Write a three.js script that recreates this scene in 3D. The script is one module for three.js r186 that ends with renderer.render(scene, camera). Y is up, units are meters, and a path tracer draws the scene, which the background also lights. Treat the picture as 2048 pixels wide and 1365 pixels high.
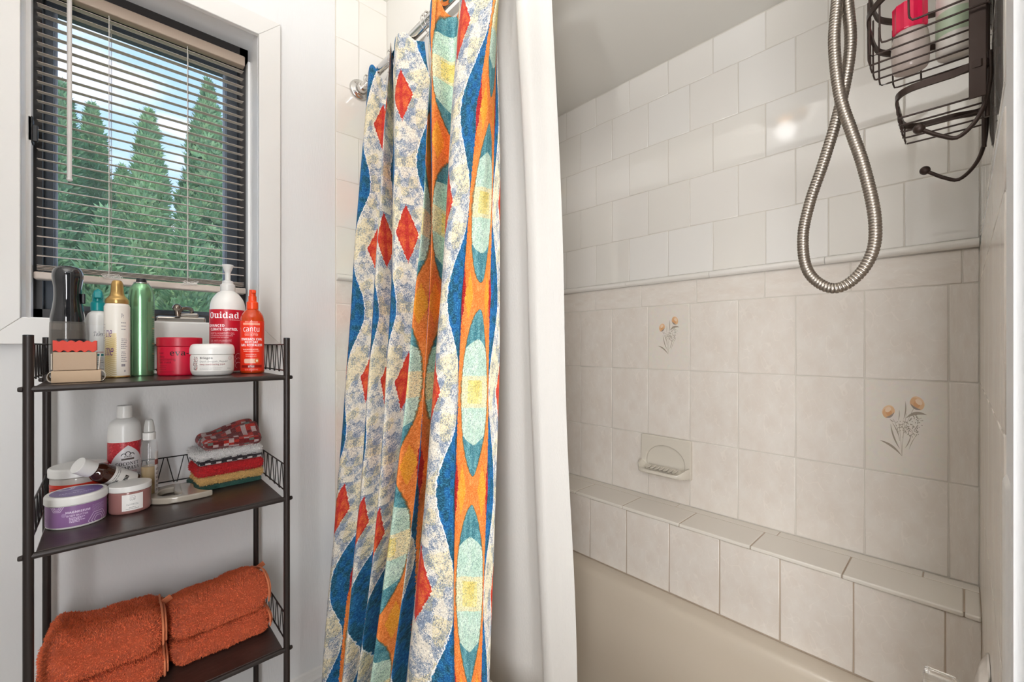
import * as THREE from 'three';
import { RoundedBoxGeometry } from 'three/addons/geometries/RoundedBoxGeometry.js';
import { mergeGeometries, toCreasedNormals } from 'three/addons/utils/BufferGeometryUtils.js';
import { RectAreaLightUniformsLib } from 'three/addons/lights/RectAreaLightUniformsLib.js';
import { ImprovedNoise } from 'three/addons/math/ImprovedNoise.js';

// ------------------------------------------------------------------ camera, sky, lights, exposure
const scene = new THREE.Scene();
const renderer = new THREE.WebGLRenderer({ antialias: true });
renderer.toneMapping = THREE.LinearToneMapping;
renderer.toneMappingExposure = 0.94;
renderer.shadowMap.enabled = true;

const FOCAL = 851.6, EYE = 1.18;                                   // level wide-angle lens, slight downward shift
const camera = new THREE.PerspectiveCamera(2 * Math.atan(682.5 / FOCAL) * 180 / Math.PI, 2048 / 1365, 0.02, 200);
camera.position.set(0, EYE, 0);
const YAW = 46.6466 * Math.PI / 180;
camera.lookAt(Math.cos(YAW), EYE, -Math.sin(YAW));
camera.setViewOffset(2048, 1365, 0, -10.5, 2048, 1365);
scene.add(camera);

const perlin = new ImprovedNoise();
const fbm = (x, y, z, o = 4) => { let s = 0, a = 0.5, f = 1; for (let i = 0; i < o; i++) { s += a * perlin.noise(x * f, y * f, z * f); a *= 0.5; f *= 2.03; } return s; };
function rng(seed) { let s = seed >>> 0; return () => { s = (s + 0x6D2B79F5) | 0; let t = Math.imul(s ^ (s >>> 15), 1 | s); t = (t + Math.imul(t ^ (t >>> 7), 61 | t)) ^ t; return ((t ^ (t >>> 14)) >>> 0) / 4294967296; }; }
const smooth = (a, b, x) => { const t = Math.min(1, Math.max(0, (x - a) / (b - a))); return t * t * (3 - 2 * t); };

{ // summer sky: blue air, paler towards the horizon, with fair-weather clouds
  const W = 1024, H = 512, d = new Float32Array(W * H * 4);
  for (let j = 0; j < H; j++) for (let i = 0; i < W; i++) {
    const el = ((j + 0.5) / H - 0.5) * Math.PI, az = ((i + 0.5) / W) * 2 * Math.PI;
    const cx = Math.cos(el) * Math.cos(az), cy = Math.sin(el), cz = Math.cos(el) * Math.sin(az);
    const up = Math.max(0, cy), k = Math.pow(1 - up, 2.2);
    let r = 0.30 + 0.42 * k, g = 0.58 + 0.28 * k, b = 0.98 + 0.06 * k;
    const n = fbm(cx * 3.1 + 7, cy * 9.5, cz * 3.1 + 3, 5);
    const c = 0.85 * smooth(-0.02, 0.24, n);
    r += (1.12 - r) * c; g += (1.10 - g) * c; b += (1.16 - b) * c;
    const o = (j * W + i) * 4; d[o] = r; d[o + 1] = g; d[o + 2] = b; d[o + 3] = 1;
  }
  const t = new THREE.DataTexture(d, W, H, THREE.RGBAFormat, THREE.FloatType);
  t.mapping = THREE.EquirectangularReflectionMapping; t.magFilter = THREE.LinearFilter; t.minFilter = THREE.LinearFilter; t.needsUpdate = true;
  scene.background = t; scene.backgroundIntensity = 1.7;
}
const sun = new THREE.DirectionalLight(0xfff1dc, 3.6);             // from behind the house, high: lights the trees, not the room
sun.position.set(-6, 14, 7); sun.target.position.set(0, 0, -7); sun.castShadow = true;
Object.assign(sun.shadow.camera, { left: -12, right: 12, top: 12, bottom: -12, near: 0.5, far: 40 }); sun.shadow.mapSize.set(2048, 2048);
scene.add(sun, sun.target);
const CEILING_LAMP = [0.15, 2.36, -0.675], CEILING_CD = 0.24, UNSEEN_SOFTBOX = [-0.31, 1.12, 0.205], SOFTBOX_TURN = 1.15, SOFTBOX_WIDE = 0.30, SOFTBOX_TALL = 1.05, SOFTBOX_NITS = 19, FILL_UPLIGHT = [-0.44, 1.72, -0.13], FILL_UPLIGHT_CD = 6.6, LAMP_COLOR = 0xfafcff;  // softbox is unseen, placed to light tub and rack; uplight is added fill

// ------------------------------------------------------------------ helpers
const names = {};
const numbered = (n) => { const k = names[n] = (names[n] ?? -1) + 1; return k ? `${n}_${String(k).padStart(3, '0')}` : n; };
const hex = (h) => new THREE.Color(h);
const std = (color, roughness = 0.6, extra = {}) => new THREE.MeshStandardMaterial({ color, roughness, ...extra });
const phy = (color, roughness = 0.4, extra = {}) => new THREE.MeshPhysicalMaterial({ color, roughness, ...extra });
function mesh(name, geo, mat, parent = scene) {
  const g = Array.isArray(geo) ? merge(geo) : geo;
  const m = new THREE.Mesh(g, mat); m.name = parent === scene ? numbered(name) : name; m.castShadow = m.receiveShadow = true; parent.add(m); return m;
}
function merge(list) {
  const l = list.map((g) => { const h = g.index ? g.toNonIndexed() : g; for (const k of Object.keys(h.attributes)) if (!['position', 'normal', 'uv'].includes(k)) h.deleteAttribute(k);
    if (!h.attributes.uv) h.setAttribute('uv', new THREE.BufferAttribute(new Float32Array(h.attributes.position.count * 2), 2)); return h; });
  return mergeGeometries(l);
}
function thing(name, label, category, pos = [0, 0, 0], group) {
  const o = new THREE.Group(); o.name = numbered(name); o.position.set(...pos); o.userData = { label, category }; if (group) o.userData.group = group; scene.add(o); return o;
}
function tag(o, label, category, group) { o.userData = { label, category }; if (group) o.userData.group = group; return o; }
function structure(name) { const o = new THREE.Group(); o.name = name; o.userData = { kind: 'structure' }; scene.add(o); return o; }
const at = (g, x, y, z) => g.translate(x, y, z);
const box = (w, h, d, x = 0, y = 0, z = 0) => at(new THREE.BoxGeometry(w, h, d), x, y, z);
const span = (x0, x1, y0, y1, z0, z1) => box(x1 - x0, y1 - y0, z1 - z0, (x0 + x1) / 2, (y0 + y1) / 2, (z0 + z1) / 2);
const rbox = (w, h, d, r, x = 0, y = 0, z = 0, s = 3) => at(new RoundedBoxGeometry(w, h, d, s, r), x, y, z);
const V = (x, y, z) => new THREE.Vector3(x, y, z);
function rod(a, b, r, seg = 10) {
  const A = V(...a), B = V(...b), d = B.clone().sub(A), g = new THREE.CylinderGeometry(r, r, d.length(), seg);
  g.applyQuaternion(new THREE.Quaternion().setFromUnitVectors(V(0, 1, 0), d.normalize())); return g.translate((A.x + B.x) / 2, (A.y + B.y) / 2, (A.z + B.z) / 2);
}
function tube(pts, r, n = 60, seg = 8, closed = false) { return new THREE.TubeGeometry(new THREE.CatmullRomCurve3(pts.map((p) => V(...p)), closed, 'catmullrom', 0.5), n, r, seg, closed); }
const lathe = (prof, seg = 40) => new THREE.LatheGeometry(prof.map(([r, y]) => new THREE.Vector2(r, y)), seg);
function roundedProfile(pts, rad = 0.003, n = 4) { // rounds the corners of a lathe profile
  const out = [];
  pts.forEach((p, i) => {
    if (i === 0 || i === pts.length - 1) { out.push(p); return; }
    const a = pts[i - 1], b = pts[i + 1], la = Math.hypot(a[0] - p[0], a[1] - p[1]), lb = Math.hypot(b[0] - p[0], b[1] - p[1]), r = Math.min(p[2] ?? rad, la * 0.49, lb * 0.49);
    if (r < 1e-5) { out.push(p); return; }
    const A = [p[0] + (a[0] - p[0]) * r / la, p[1] + (a[1] - p[1]) * r / la], B = [p[0] + (b[0] - p[0]) * r / lb, p[1] + (b[1] - p[1]) * r / lb];
    for (let k = 0; k <= n; k++) { const t = k / n, u = 1 - t; out.push([u * u * A[0] + 2 * u * t * p[0] + t * t * B[0], u * u * A[1] + 2 * u * t * p[1] + t * t * B[1]]); }
  });
  return out;
}
const turned = (pts, rad, seg) => lathe(roundedProfile(pts, rad), seg);
function canvasTex(w, h, draw, srgb = true) {
  const c = document.createElement('canvas'); c.width = w; c.height = h; const x = c.getContext('2d'); draw(x, w, h);
  const t = new THREE.CanvasTexture(c); if (srgb) t.colorSpace = THREE.SRGBColorSpace; t.anisotropy = 8; return t;
}
function dataTex(n, m, fn, srgb = true) { // fn(u, v, i, j) -> [r, g, b] 0..255
  const d = new Uint8Array(n * m * 4);
  for (let j = 0; j < m; j++) for (let i = 0; i < n; i++) { const c = fn((i + 0.5) / n, (j + 0.5) / m, i, j), o = (j * n + i) * 4; d[o] = c[0]; d[o + 1] = c[1]; d[o + 2] = c[2]; d[o + 3] = 255; }
  const t = new THREE.DataTexture(d, n, m, THREE.RGBAFormat); t.magFilter = t.minFilter = THREE.LinearFilter; t.wrapS = t.wrapT = THREE.RepeatWrapping; if (srgb) t.colorSpace = THREE.SRGBColorSpace; t.needsUpdate = true; return t;
}
const grey = (n, fn) => dataTex(n, n, (u, v, i, j) => { const q = Math.max(0, Math.min(255, 255 * fn(u, v, i, j))); return [q, q, q]; }, false);
function pnoise(u, v, f, seed = 0) { // value noise that repeats over 0..1
  const x = u * f, y = v * f, i = Math.floor(x), j = Math.floor(y), fx = x - i, fy = y - j, sx = fx * fx * (3 - 2 * fx), sy = fy * fy * (3 - 2 * fy);
  const h = (a, b) => { let n = (((a % f) + f) % f) * 374761393 + (((b % f) + f) % f) * 668265263 + seed * 362437; n = Math.imul(n ^ (n >>> 13), 1274126177); return ((n ^ (n >>> 16)) >>> 0) / 4294967296; };
  return (h(i, j) * (1 - sx) + h(i + 1, j) * sx) * (1 - sy) + (h(i, j + 1) * (1 - sx) + h(i + 1, j + 1) * sx) * sy;
}
// a label wrapped round a bottle: `turn` is the direction (radians about y, 0 = +z) that its middle faces
function wrap(r, h, y, width, turn, seg = 32) { const g = new THREE.CylinderGeometry(r, r, h, seg, 1, true, turn - width / 2, width); return g.translate(0, y, 0); }
const towards = (x, z) => Math.atan2(-x, -z);                       // turn that faces a visitor standing at the origin

// ------------------------------------------------------------------ materials
const paintBump = grey(256, (u, v) => 0.5 + 0.3 * (pnoise(u, v, 64, 1) - 0.5) + 0.3 * (pnoise(u, v, 128, 2) - 0.5));
paintBump.repeat.set(2, 2);
const M = {
  paint: std(hex('#e2e1e0'), 0.55, { bumpMap: paintBump, bumpScale: 0.0004 }),
  ceiling: std(hex('#e6e2da'), 0.8),
  trimWhite: std(hex('#e0ddd9'), 0.35),
  jamb: std(hex('#f1f0ef'), 0.3),
  grout: std(hex('#d6cfc4'), 0.9),
  groutDirty: std(hex('#b5a390'), 0.95),
  floor: std(hex('#dcd8d2'), 0.5),
  rack: std(hex('#2b2320'), 0.42, { metalness: 0.25 }),
  wire: std(hex('#1d1816'), 0.45, { metalness: 0.3 }),
  bronze: std(hex('#3a2c26'), 0.4, { metalness: 0.5 }),
  chrome: std(hex('#d4d2cf'), 0.12, { metalness: 1 }),
  nickel: std(hex('#b9b2aa'), 0.24, { metalness: 1 }),
  brass: std(hex('#b98d45'), 0.25, { metalness: 1 }),
  porcelain: phy(hex('#e4d8c4'), 0.16, { clearcoat: 0.6, clearcoatRoughness: 0.08 }),
  tub: phy(hex('#cfc2b0'), 0.2, { clearcoat: 0.5, clearcoatRoughness: 0.1 }),
  slat: std(hex('#cdbfb4'), 0.45),
  cord: std(hex('#e4dfd8'), 0.8),
  blackPlastic: std(hex('#1b1c1f'), 0.3),
  whitePlastic: phy(hex('#eceae6'), 0.28),
};
const glazeWhite = ['#ebe6df', '#e9e4dc', '#ece8e2'].map((c) => phy(hex(c), 0.05, { clearcoat: 0.6, clearcoatRoughness: 0.02 }));
const mottled = [3, 9, 17].map((s) => dataTex(256, 256, (u, v) => {
  const n = 0.55 * pnoise(u, v, 5, s) + 0.3 * pnoise(u, v, 13, s + 1) + 0.15 * pnoise(u, v, 40, s + 2), w = Math.abs(pnoise(u + v * 0.6, v - u * 0.5, 9, s + 5) - 0.5) < 0.02 ? 5 : 0, k = (n - 0.5) * 15;
  return [230 + k * 0.7 + w, 221 + k + w, 211 + k * 1.2 + w];
}));
const glazeCream = mottled.map((map) => phy(0xffffff, 0.22, { map, clearcoat: 0.25, clearcoatRoughness: 0.12 }));

// ------------------------------------------------------------------ tiles
const tileCache = {};
function tileGeo(w, h, b = 0.0022, t = 0.007) { // glazed tile: face at z = 0 looking +z, softly rounded edge, sides going back to -t
  const key = `${w.toFixed(4)},${h.toFixed(4)},${b}`; if (tileCache[key]) return tileCache[key];
  const X = w / 2, Y = h / 2, P = [], N = [], U = [], I = [];
  const put = (x, y, z, n) => { P.push(x, y, z); const l = Math.hypot(...n); N.push(n[0] / l, n[1] / l, n[2] / l); U.push(x / w + 0.5, y / h + 0.5); return P.length / 3 - 1; };
  const c = [[-1, -1], [1, -1], [1, 1], [-1, 1]];
  const inn = c.map(([a, d]) => put(a * (X - b), d * (Y - b), 0, [0, 0, 1]));
  const mid = c.map(([a, d]) => put(a * (X - b * 0.3), d * (Y - b * 0.3), -b * 0.3, [a * 0.7, d * 0.7, 1]));
  const out = c.map(([a, d]) => put(a * X, d * Y, -b, [a, d, 0.3]));
  const bk = c.map(([a, d]) => put(a * X, d * Y, -t, [a, d, 0.1]));
  I.push(inn[0], inn[1], inn[2], inn[0], inn[2], inn[3]);
  for (const [r, s] of [[inn, mid], [mid, out], [out, bk]]) for (let k = 0; k < 4; k++) { const n = (k + 1) % 4; I.push(r[k], s[k], s[n], r[k], s[n], r[n]); }
  const g = new THREE.BufferGeometry(); g.setAttribute('position', new THREE.Float32BufferAttribute(P, 3)); g.setAttribute('normal', new THREE.Float32BufferAttribute(N, 3)); g.setAttribute('uv', new THREE.Float32BufferAttribute(U, 2)); g.setIndex(I);
  return tileCache[key] = g;
}
const tileRand = rng(11);
// face: 'B' long wall (looks -x), 'A' window wall (looks +z), 'C' shower wall (looks -z), 'T' up; (s0, s1) along the wall
function putTile(parent, face, plane, s0, s1, y0, y1, mats, gap = 0.0016, name = 'tile', mat) {
  if (s1 - s0 < 0.006 || y1 - y0 < 0.006) return;
  const m = mesh(name, tileGeo(s1 - s0 - gap, y1 - y0 - gap), mat ?? mats[Math.floor(tileRand() * mats.length)], parent);
  const lift = (tileRand() - 0.5) * 0.0004, tx = (tileRand() - 0.5) * 0.005, ty = (tileRand() - 0.5) * 0.005, s = (s0 + s1) / 2, y = (y0 + y1) / 2;
  if (face === 'B') { m.rotation.set(tx, -Math.PI / 2 + ty, 0); m.position.set(plane + lift, y, s); }
  else if (face === 'A') { m.rotation.set(tx, ty, 0); m.position.set(s, y, plane + lift); }
  else if (face === 'C') { m.rotation.set(tx * 0.3, Math.PI + ty * 0.3, 0); m.position.set(s, y, plane); }
  return m;
}
function course(parent, face, plane, s0, s1, y0, y1, pitch, origin, mats, gap, special) { // one row of tiles with joints at origin + k * pitch
  const k0 = Math.floor((s0 - origin) / pitch);
  for (let k = k0; origin + k * pitch < s1; k++) {
    const a = Math.max(s0, origin + k * pitch), b = Math.min(s1, origin + (k + 1) * pitch);
    putTile(parent, face, plane, a, b, y0, y1, mats, gap, 'tile', special?.(a, b));
  }
}
const UPPER = [1.424, 1.584, 1.744, 1.904, 2.064, 2.18, 2.224, 2.384], LOWER = [0.64, 0.862, 1.097, 1.324];
function flowerTile(cx, cy, size) { // printed spray of two peach roses over grey-green leaves; cx, cy, size in tile units
  return canvasTex(512, 768, (x, w, h) => {
    x.fillStyle = '#e5dcd1'; x.fillRect(0, 0, w, h);
    const r = rng(5); for (let i = 0; i < 900; i++) { x.fillStyle = `rgba(${212 + r() * 26},${204 + r() * 26},${192 + r() * 26},0.08)`; x.beginPath(); x.ellipse(r() * w, r() * h, 6 + r() * 30, 4 + r() * 20, r() * 3, 0, 7); x.fill(); }
    x.save(); x.translate(cx * w, cy * h); x.scale(size, size * 1.42);
    const leaf = (x0, y0, x1, y1, bulge, col = '#a39686') => { const mx = (x0 + x1) / 2 - (y1 - y0) * bulge, my = (y0 + y1) / 2 + (x1 - x0) * bulge, nx = (x0 + x1) / 2 - (y1 - y0) * bulge * 0.35, ny = (y0 + y1) / 2 + (x1 - x0) * bulge * 0.35; x.fillStyle = col; x.beginPath(); x.moveTo(x0, y0); x.quadraticCurveTo(mx, my, x1, y1); x.quadraticCurveTo(nx, ny, x0, y0); x.fill(); };
    const stem = (...p) => { x.strokeStyle = '#b5a998'; x.lineWidth = 3; x.beginPath(); x.moveTo(p[0], p[1]); x.quadraticCurveTo(p[2], p[3], p[4], p[5]); x.stroke(); };
    stem(0, 150, -6, 40, -20, -40); stem(0, 150, 4, 20, 30, -110); stem(-15, 60, -30, -40, -60, -70); stem(4, 40, 30, -60, 75, -140);
    leaf(0, 150, -150, 70, 0.26); leaf(-12, 110, -75, -40, -0.2); leaf(-14, 50, -66, -50, 0.16); leaf(20, 100, 60, 10, 0.2); leaf(10, -70, 22, -185, 0.22); leaf(-25, -60, -18, -130, 0.2); leaf(25, -80, 160, -110, -0.42); leaf(45, 108, 90, 20, -0.14, '#b3a797');
    const rose = (rx, ry, s, tilt) => { x.save(); x.translate(rx, ry); x.rotate(tilt); x.scale(s, s); for (const [px, py, a, b, c] of [[0, -6, 44, 34, '#e6c29c'], [-18, 2, 26, 28, '#dfb084'], [18, 0, 26, 26, '#e2b78c'], [0, 4, 20, 22, '#d9a271'], [4, -14, 22, 14, '#ebcfb0']]) { x.fillStyle = c; x.beginPath(); x.ellipse(px, py, a, b, 0, 0, 7); x.fill(); } x.fillStyle = '#97897e'; x.beginPath(); x.moveTo(-34, 20); x.quadraticCurveTo(0, 52, 34, 16); x.quadraticCurveTo(6, 26, -34, 20); x.fill(); x.restore(); };
    rose(-88, -110, 1, -0.5); rose(98, -172, 1.05, 0.5);
    leaf(-80, -70, -50, -55, 0.5);
    for (let i = 0; i < 150; i++) { const t = r(), a = r() * 6.3, d = Math.sqrt(r()) * 42, px = (t < 0.35 ? 0 : t < 0.7 ? 65 : 92) + Math.cos(a) * d * 1.1, py = (t < 0.35 ? -30 : t < 0.7 ? -14 : -72) + Math.sin(a) * d; x.fillStyle = i % 3 ? '#8f8576' : '#a99d8c'; x.beginPath(); x.ellipse(px, py, 3.6, 2.4, a, 0, 7); x.fill(); }
    x.restore();
  });
}
const flowerMats = [flowerTile(0.5, 0.52, 0.86), flowerTile(0.47, 0.54, 0.95)].map((map) => phy(0xffffff, 0.22, { map, clearcoat: 0.25, clearcoatRoughness: 0.12 }));

// ------------------------------------------------------------------ room shell
const ZA = -1.45, XB = 1.42, ZC = 0.026, LEFT = -1.02, REAR = 1.95, TOP = 2.44;
const OP = { x0: -0.1445, x1: 0.3215, y0: 1.243, y1: 2.107 };        // window opening
mesh('floor', span(LEFT - 0.1, XB + 0.13, -0.1, 0, ZA - 0.19, REAR + 0.1), M.floor).userData = { kind: 'structure' };
mesh('ceiling', span(LEFT - 0.1, XB + 0.13, TOP, TOP + 0.12, ZA - 0.19, REAR + 0.1), M.ceiling).userData = { kind: 'structure' };
mesh('wall_left', span(LEFT - 0.1, LEFT, 0, TOP, ZA, REAR), M.paint).userData = { kind: 'structure' };
mesh('wall_rear', span(LEFT - 0.1, XB + 0.13, 0, TOP, REAR, REAR + 0.1), M.paint).userData = { kind: 'structure' };
mesh('ceiling_soffit', span(0.737, XB + 0.01, 2.182, TOP, ZA - 0.004, ZC + 0.01), M.ceiling).userData = { kind: 'structure' };

const wallA = structure('wall_back');
mesh('plaster', [span(LEFT - 0.1, OP.x0 - 0.012, 0, TOP, ZA - 0.19, ZA), span(OP.x1 + 0.012, 0.55, 0, TOP, ZA - 0.19, ZA), span(OP.x0 - 0.012, OP.x1 + 0.012, 0, OP.y0 - 0.012, ZA - 0.19, ZA), span(OP.x0 - 0.012, OP.x1 + 0.012, OP.y1 + 0.034, TOP, ZA - 0.19, ZA)], M.paint, wallA);
mesh('tile_backing', span(0.55, XB + 0.13, 0, TOP, ZA - 0.19, ZA + 0.0025), M.grout, wallA);
const FA = ZA + 0.004;
for (let r = 0; r < 7; r++) { if (r === 4) { course(wallA, 'A', FA, 0.552, XB, UPPER[4], UPPER[6], 0.1524, 0.632, glazeWhite); r = 5; continue; } course(wallA, 'A', FA, 0.552, r > 5 ? 0.737 : XB, UPPER[r], UPPER[r + 1], 0.1524, r % 2 ? 0.552 : 0.632, glazeWhite); }
course(wallA, 'A', FA, 0.552, 0.737, 2.384, TOP, 0.1524, 0.632, glazeWhite);
course(wallA, 'A', FA, 0.552, XB, 1.324, 1.403, 0.2028, 0.47, glazeCream);
for (let r = 0; r < 3; r++) course(wallA, 'A', FA, 0.552, XB, LOWER[r], LOWER[r + 1], 0.1524, 0.552, glazeCream);
course(wallA, 'A', FA, 0.552, XB, 0.416, 0.64, 0.1524, 0.552, glazeCream);

const wallB = structure('wall_right');
mesh('tile_backing', span(XB + 0.0014, XB + 0.13, 0, TOP, ZA - 0.19, REAR), M.grout, wallB);
for (let r = 0; r < 5; r++) course(wallB, 'B', XB, ZA, ZC, UPPER[r], UPPER[r + 1], 0.1524, r % 2 ? -0.0228 : -0.0228 - 0.0762, glazeWhite);
course(wallB, 'B', XB, ZA, ZC, 1.324, 1.403, 0.2028, -0.001, glazeCream);
for (let r = 0; r < 3; r++) course(wallB, 'B', XB, ZA, ZC, LOWER[r], LOWER[r + 1], 0.1524, -0.0228, glazeCream, 0.0022, (a, b) => (r === 2 && a < -0.7 && b > -0.71 ? flowerMats[0] : r === 1 && a < -0.1 && b > -0.11 ? flowerMats[1] : undefined));
function railPieces(parent, face, plane, s0, s1, pitch, origin) { // half-round pencil trim between the two kinds of tile
  const k0 = Math.floor((s0 - origin) / pitch);
  for (let k = k0; origin + k * pitch < s1; k++) {
    const a = Math.max(s0, origin + k * pitch), b = Math.min(s1, origin + (k + 1) * pitch); if (b - a < 0.01) continue;
    const sh = new THREE.Shape(); sh.moveTo(0, -0.0105); sh.lineTo(0.004, -0.0105); sh.absarc(0.004, 0, 0.0105, -Math.PI / 2, Math.PI / 2, false); sh.lineTo(0, 0.0105); sh.closePath();
    const g = new THREE.ExtrudeGeometry(sh, { depth: b - a - 0.001, bevelEnabled: false, curveSegments: 8 });
    if (face === 'B') { g.scale(-1, 1, 1); const ix = g.index; g.translate(plane, 1.4135, a); flip(g); } else if (face === 'A') { g.rotateY(-Math.PI / 2); g.translate(b - 0.0005, 1.4135, plane); } else { g.rotateY(Math.PI / 2); g.translate(a, 1.4135, plane); }
    mesh('trim_piece', g, glazeWhite[k & 1], parent);
  }
}
function flip(g) { const p = g.attributes.position, n = g.attributes.normal, t = g.attributes.uv; for (const A of [p, n, t]) for (let i = 0; i < A.count; i += 3) for (let c = 0; c < A.itemSize; c++) { const q = A.array[(i + 1) * A.itemSize + c]; A.array[(i + 1) * A.itemSize + c] = A.array[(i + 2) * A.itemSize + c]; A.array[(i + 2) * A.itemSize + c] = q; } return g; }
railPieces(wallB, 'B', XB, ZA, ZC, 0.306, -0.563);
railPieces(wallA, 'A', FA, 0.552, XB, 0.306, 0.75);

const wallC = structure('wall_front');                              // short partition that carries the shower
mesh('tile_backing', [span(0.52, XB + 0.01, 0, TOP, ZC + 0.0014, ZC + 0.12), span(0.47, 0.52, 0, TOP, ZC + 0.012, ZC + 0.12)], M.paint, wallC);
mesh('plaster', [span(LEFT, -0.36, 0, TOP, ZC + 0.0014, ZC + 0.12), span(-0.36, 0.47, 2.05, TOP, ZC + 0.0014, ZC + 0.12)], M.paint, wallC);   // the rest of that wall, with the doorway the picture is taken from
for (let r = 0; r < 5; r++) course(wallC, 'C', ZC, 0.60, XB, UPPER[r], UPPER[r + 1], 0.1524, r % 2 ? 0.07 : 0.0, glazeWhite);
course(wallC, 'C', ZC, 0.60, XB, 1.324, 1.403, 0.2028, 0.0, glazeCream);
for (let r = 0; r < 3; r++) course(wallC, 'C', ZC, 0.60, XB, LOWER[r], LOWER[r + 1], 0.1524, 0.05, glazeCream);
course(wallC, 'C', ZC, 0.60, XB, 0.416, 0.64, 0.1524, 0.05, glazeCream);
for (const [y0, y1, x0, z] of [[0.42, 0.642, 0.545, -0.003], [0.642, 0.862, 0.545, -0.003], [0.862, 1.068, 0.545, -0.003], [1.068, 1.205, 0.53, 0.002], [1.205, 1.405, 0.53, 0.002], [1.425, 1.60, 0.512, 0.006], [1.60, 1.78, 0.512, 0.006], [1.78, 2.1, 0.512, 0.006]]) // white bullnose pieces that close the tiling at the open end
  mesh('edge_tile', rbox(0.60 - x0 - 0.001, y1 - y0 - 0.0015, 0.028, 0.010, (0.60 + x0) / 2, (y0 + y1) / 2, ZC + z + 0.0155), M.trimWhite, wallC);

// ledge at the foot of the long wall
const capGlaze = phy(hex('#e7e0d5'), 0.14, { clearcoat: 0.5, clearcoatRoughness: 0.06 });
const ledge = structure('tub_ledge');
mesh('core', span(1.2645, XB, 0.0, 0.6385, ZA, ZC), M.groutDirty, ledge);
course(ledge, 'B', 1.263, ZA, ZC, 0.414, 0.629, 0.1504, -0.0254, glazeCream, 0.0022);
for (let k = -1; k < 8; k++) {
  const b = Math.min(ZC, 0.0017 - k * 0.1985), a = Math.max(ZA, 0.0017 - (k + 1) * 0.1985); if (b - a < 0.01) continue;
  mesh('cap_tile', rbox(0.126, 0.0105, b - a - 0.0016, 0.0035, 1.2575 + 0.063, 0.6348, (a + b) / 2), capGlaze, ledge);
}
for (let k = -1; k < 6; k++) {
  const b = Math.min(ZC, -0.065 - k * 0.30), a = Math.max(ZA, -0.065 - (k + 1) * 0.30); if (b - a < 0.01) continue;
  mesh('cap_strip', rbox(0.0345, 0.009, b - a - 0.002, 0.0015, 1.4025, 0.6352, (a + b) / 2, 2), capGlaze, ledge);
}
// baseboard under the window wall
{
  const sh = new THREE.Shape(); sh.moveTo(0, 0); sh.lineTo(0.016, 0); sh.lineTo(0.016, 0.104); sh.quadraticCurveTo(0.010, 0.108, 0.010, 0.116); sh.lineTo(0.007, 0.128); sh.lineTo(0, 0.132); sh.closePath();
  const g = new THREE.ExtrudeGeometry(sh, { depth: 0.545 - LEFT, bevelEnabled: false }); g.rotateY(-Math.PI / 2); g.translate(0.545, 0, ZA);
  mesh('baseboard_back', g, M.trimWhite).userData = { kind: 'structure' };
}
// window casing: four mitred boards
{
  const t = structure('trim_1'), w = 0.058, th = 0.016, { x0, x1, y0, y1 } = OP;
  const board = (pts) => { const s = new THREE.Shape(pts.map((p) => new THREE.Vector2(...p))); return new THREE.ExtrudeGeometry(s, { depth: th - 0.004, bevelEnabled: true, bevelSize: 0.0015, bevelThickness: 0.002, bevelSegments: 2, bevelOffset: -0.0015 }).translate(0, 0, ZA + 0.002); };
  mesh('casing_board', board([[x0 - w, y0 - w], [x0, y0], [x0, y1], [x0 - w, y1 + w]]), M.trimWhite, t);
  mesh('casing_board', board([[x1, y0], [x1 + w, y0 - w], [x1 + w, y1 + w], [x1, y1]]), M.trimWhite, t);
  mesh('casing_board', board([[x0 - w, y0 - w], [x1 + w, y0 - w], [x1, y0], [x0, y0]]), M.trimWhite, t);
  mesh('casing_board', board([[x0, y1], [x1, y1], [x1 + w, y1 + w], [x0 - w, y1 + w]]), M.trimWhite, t);
}
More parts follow.
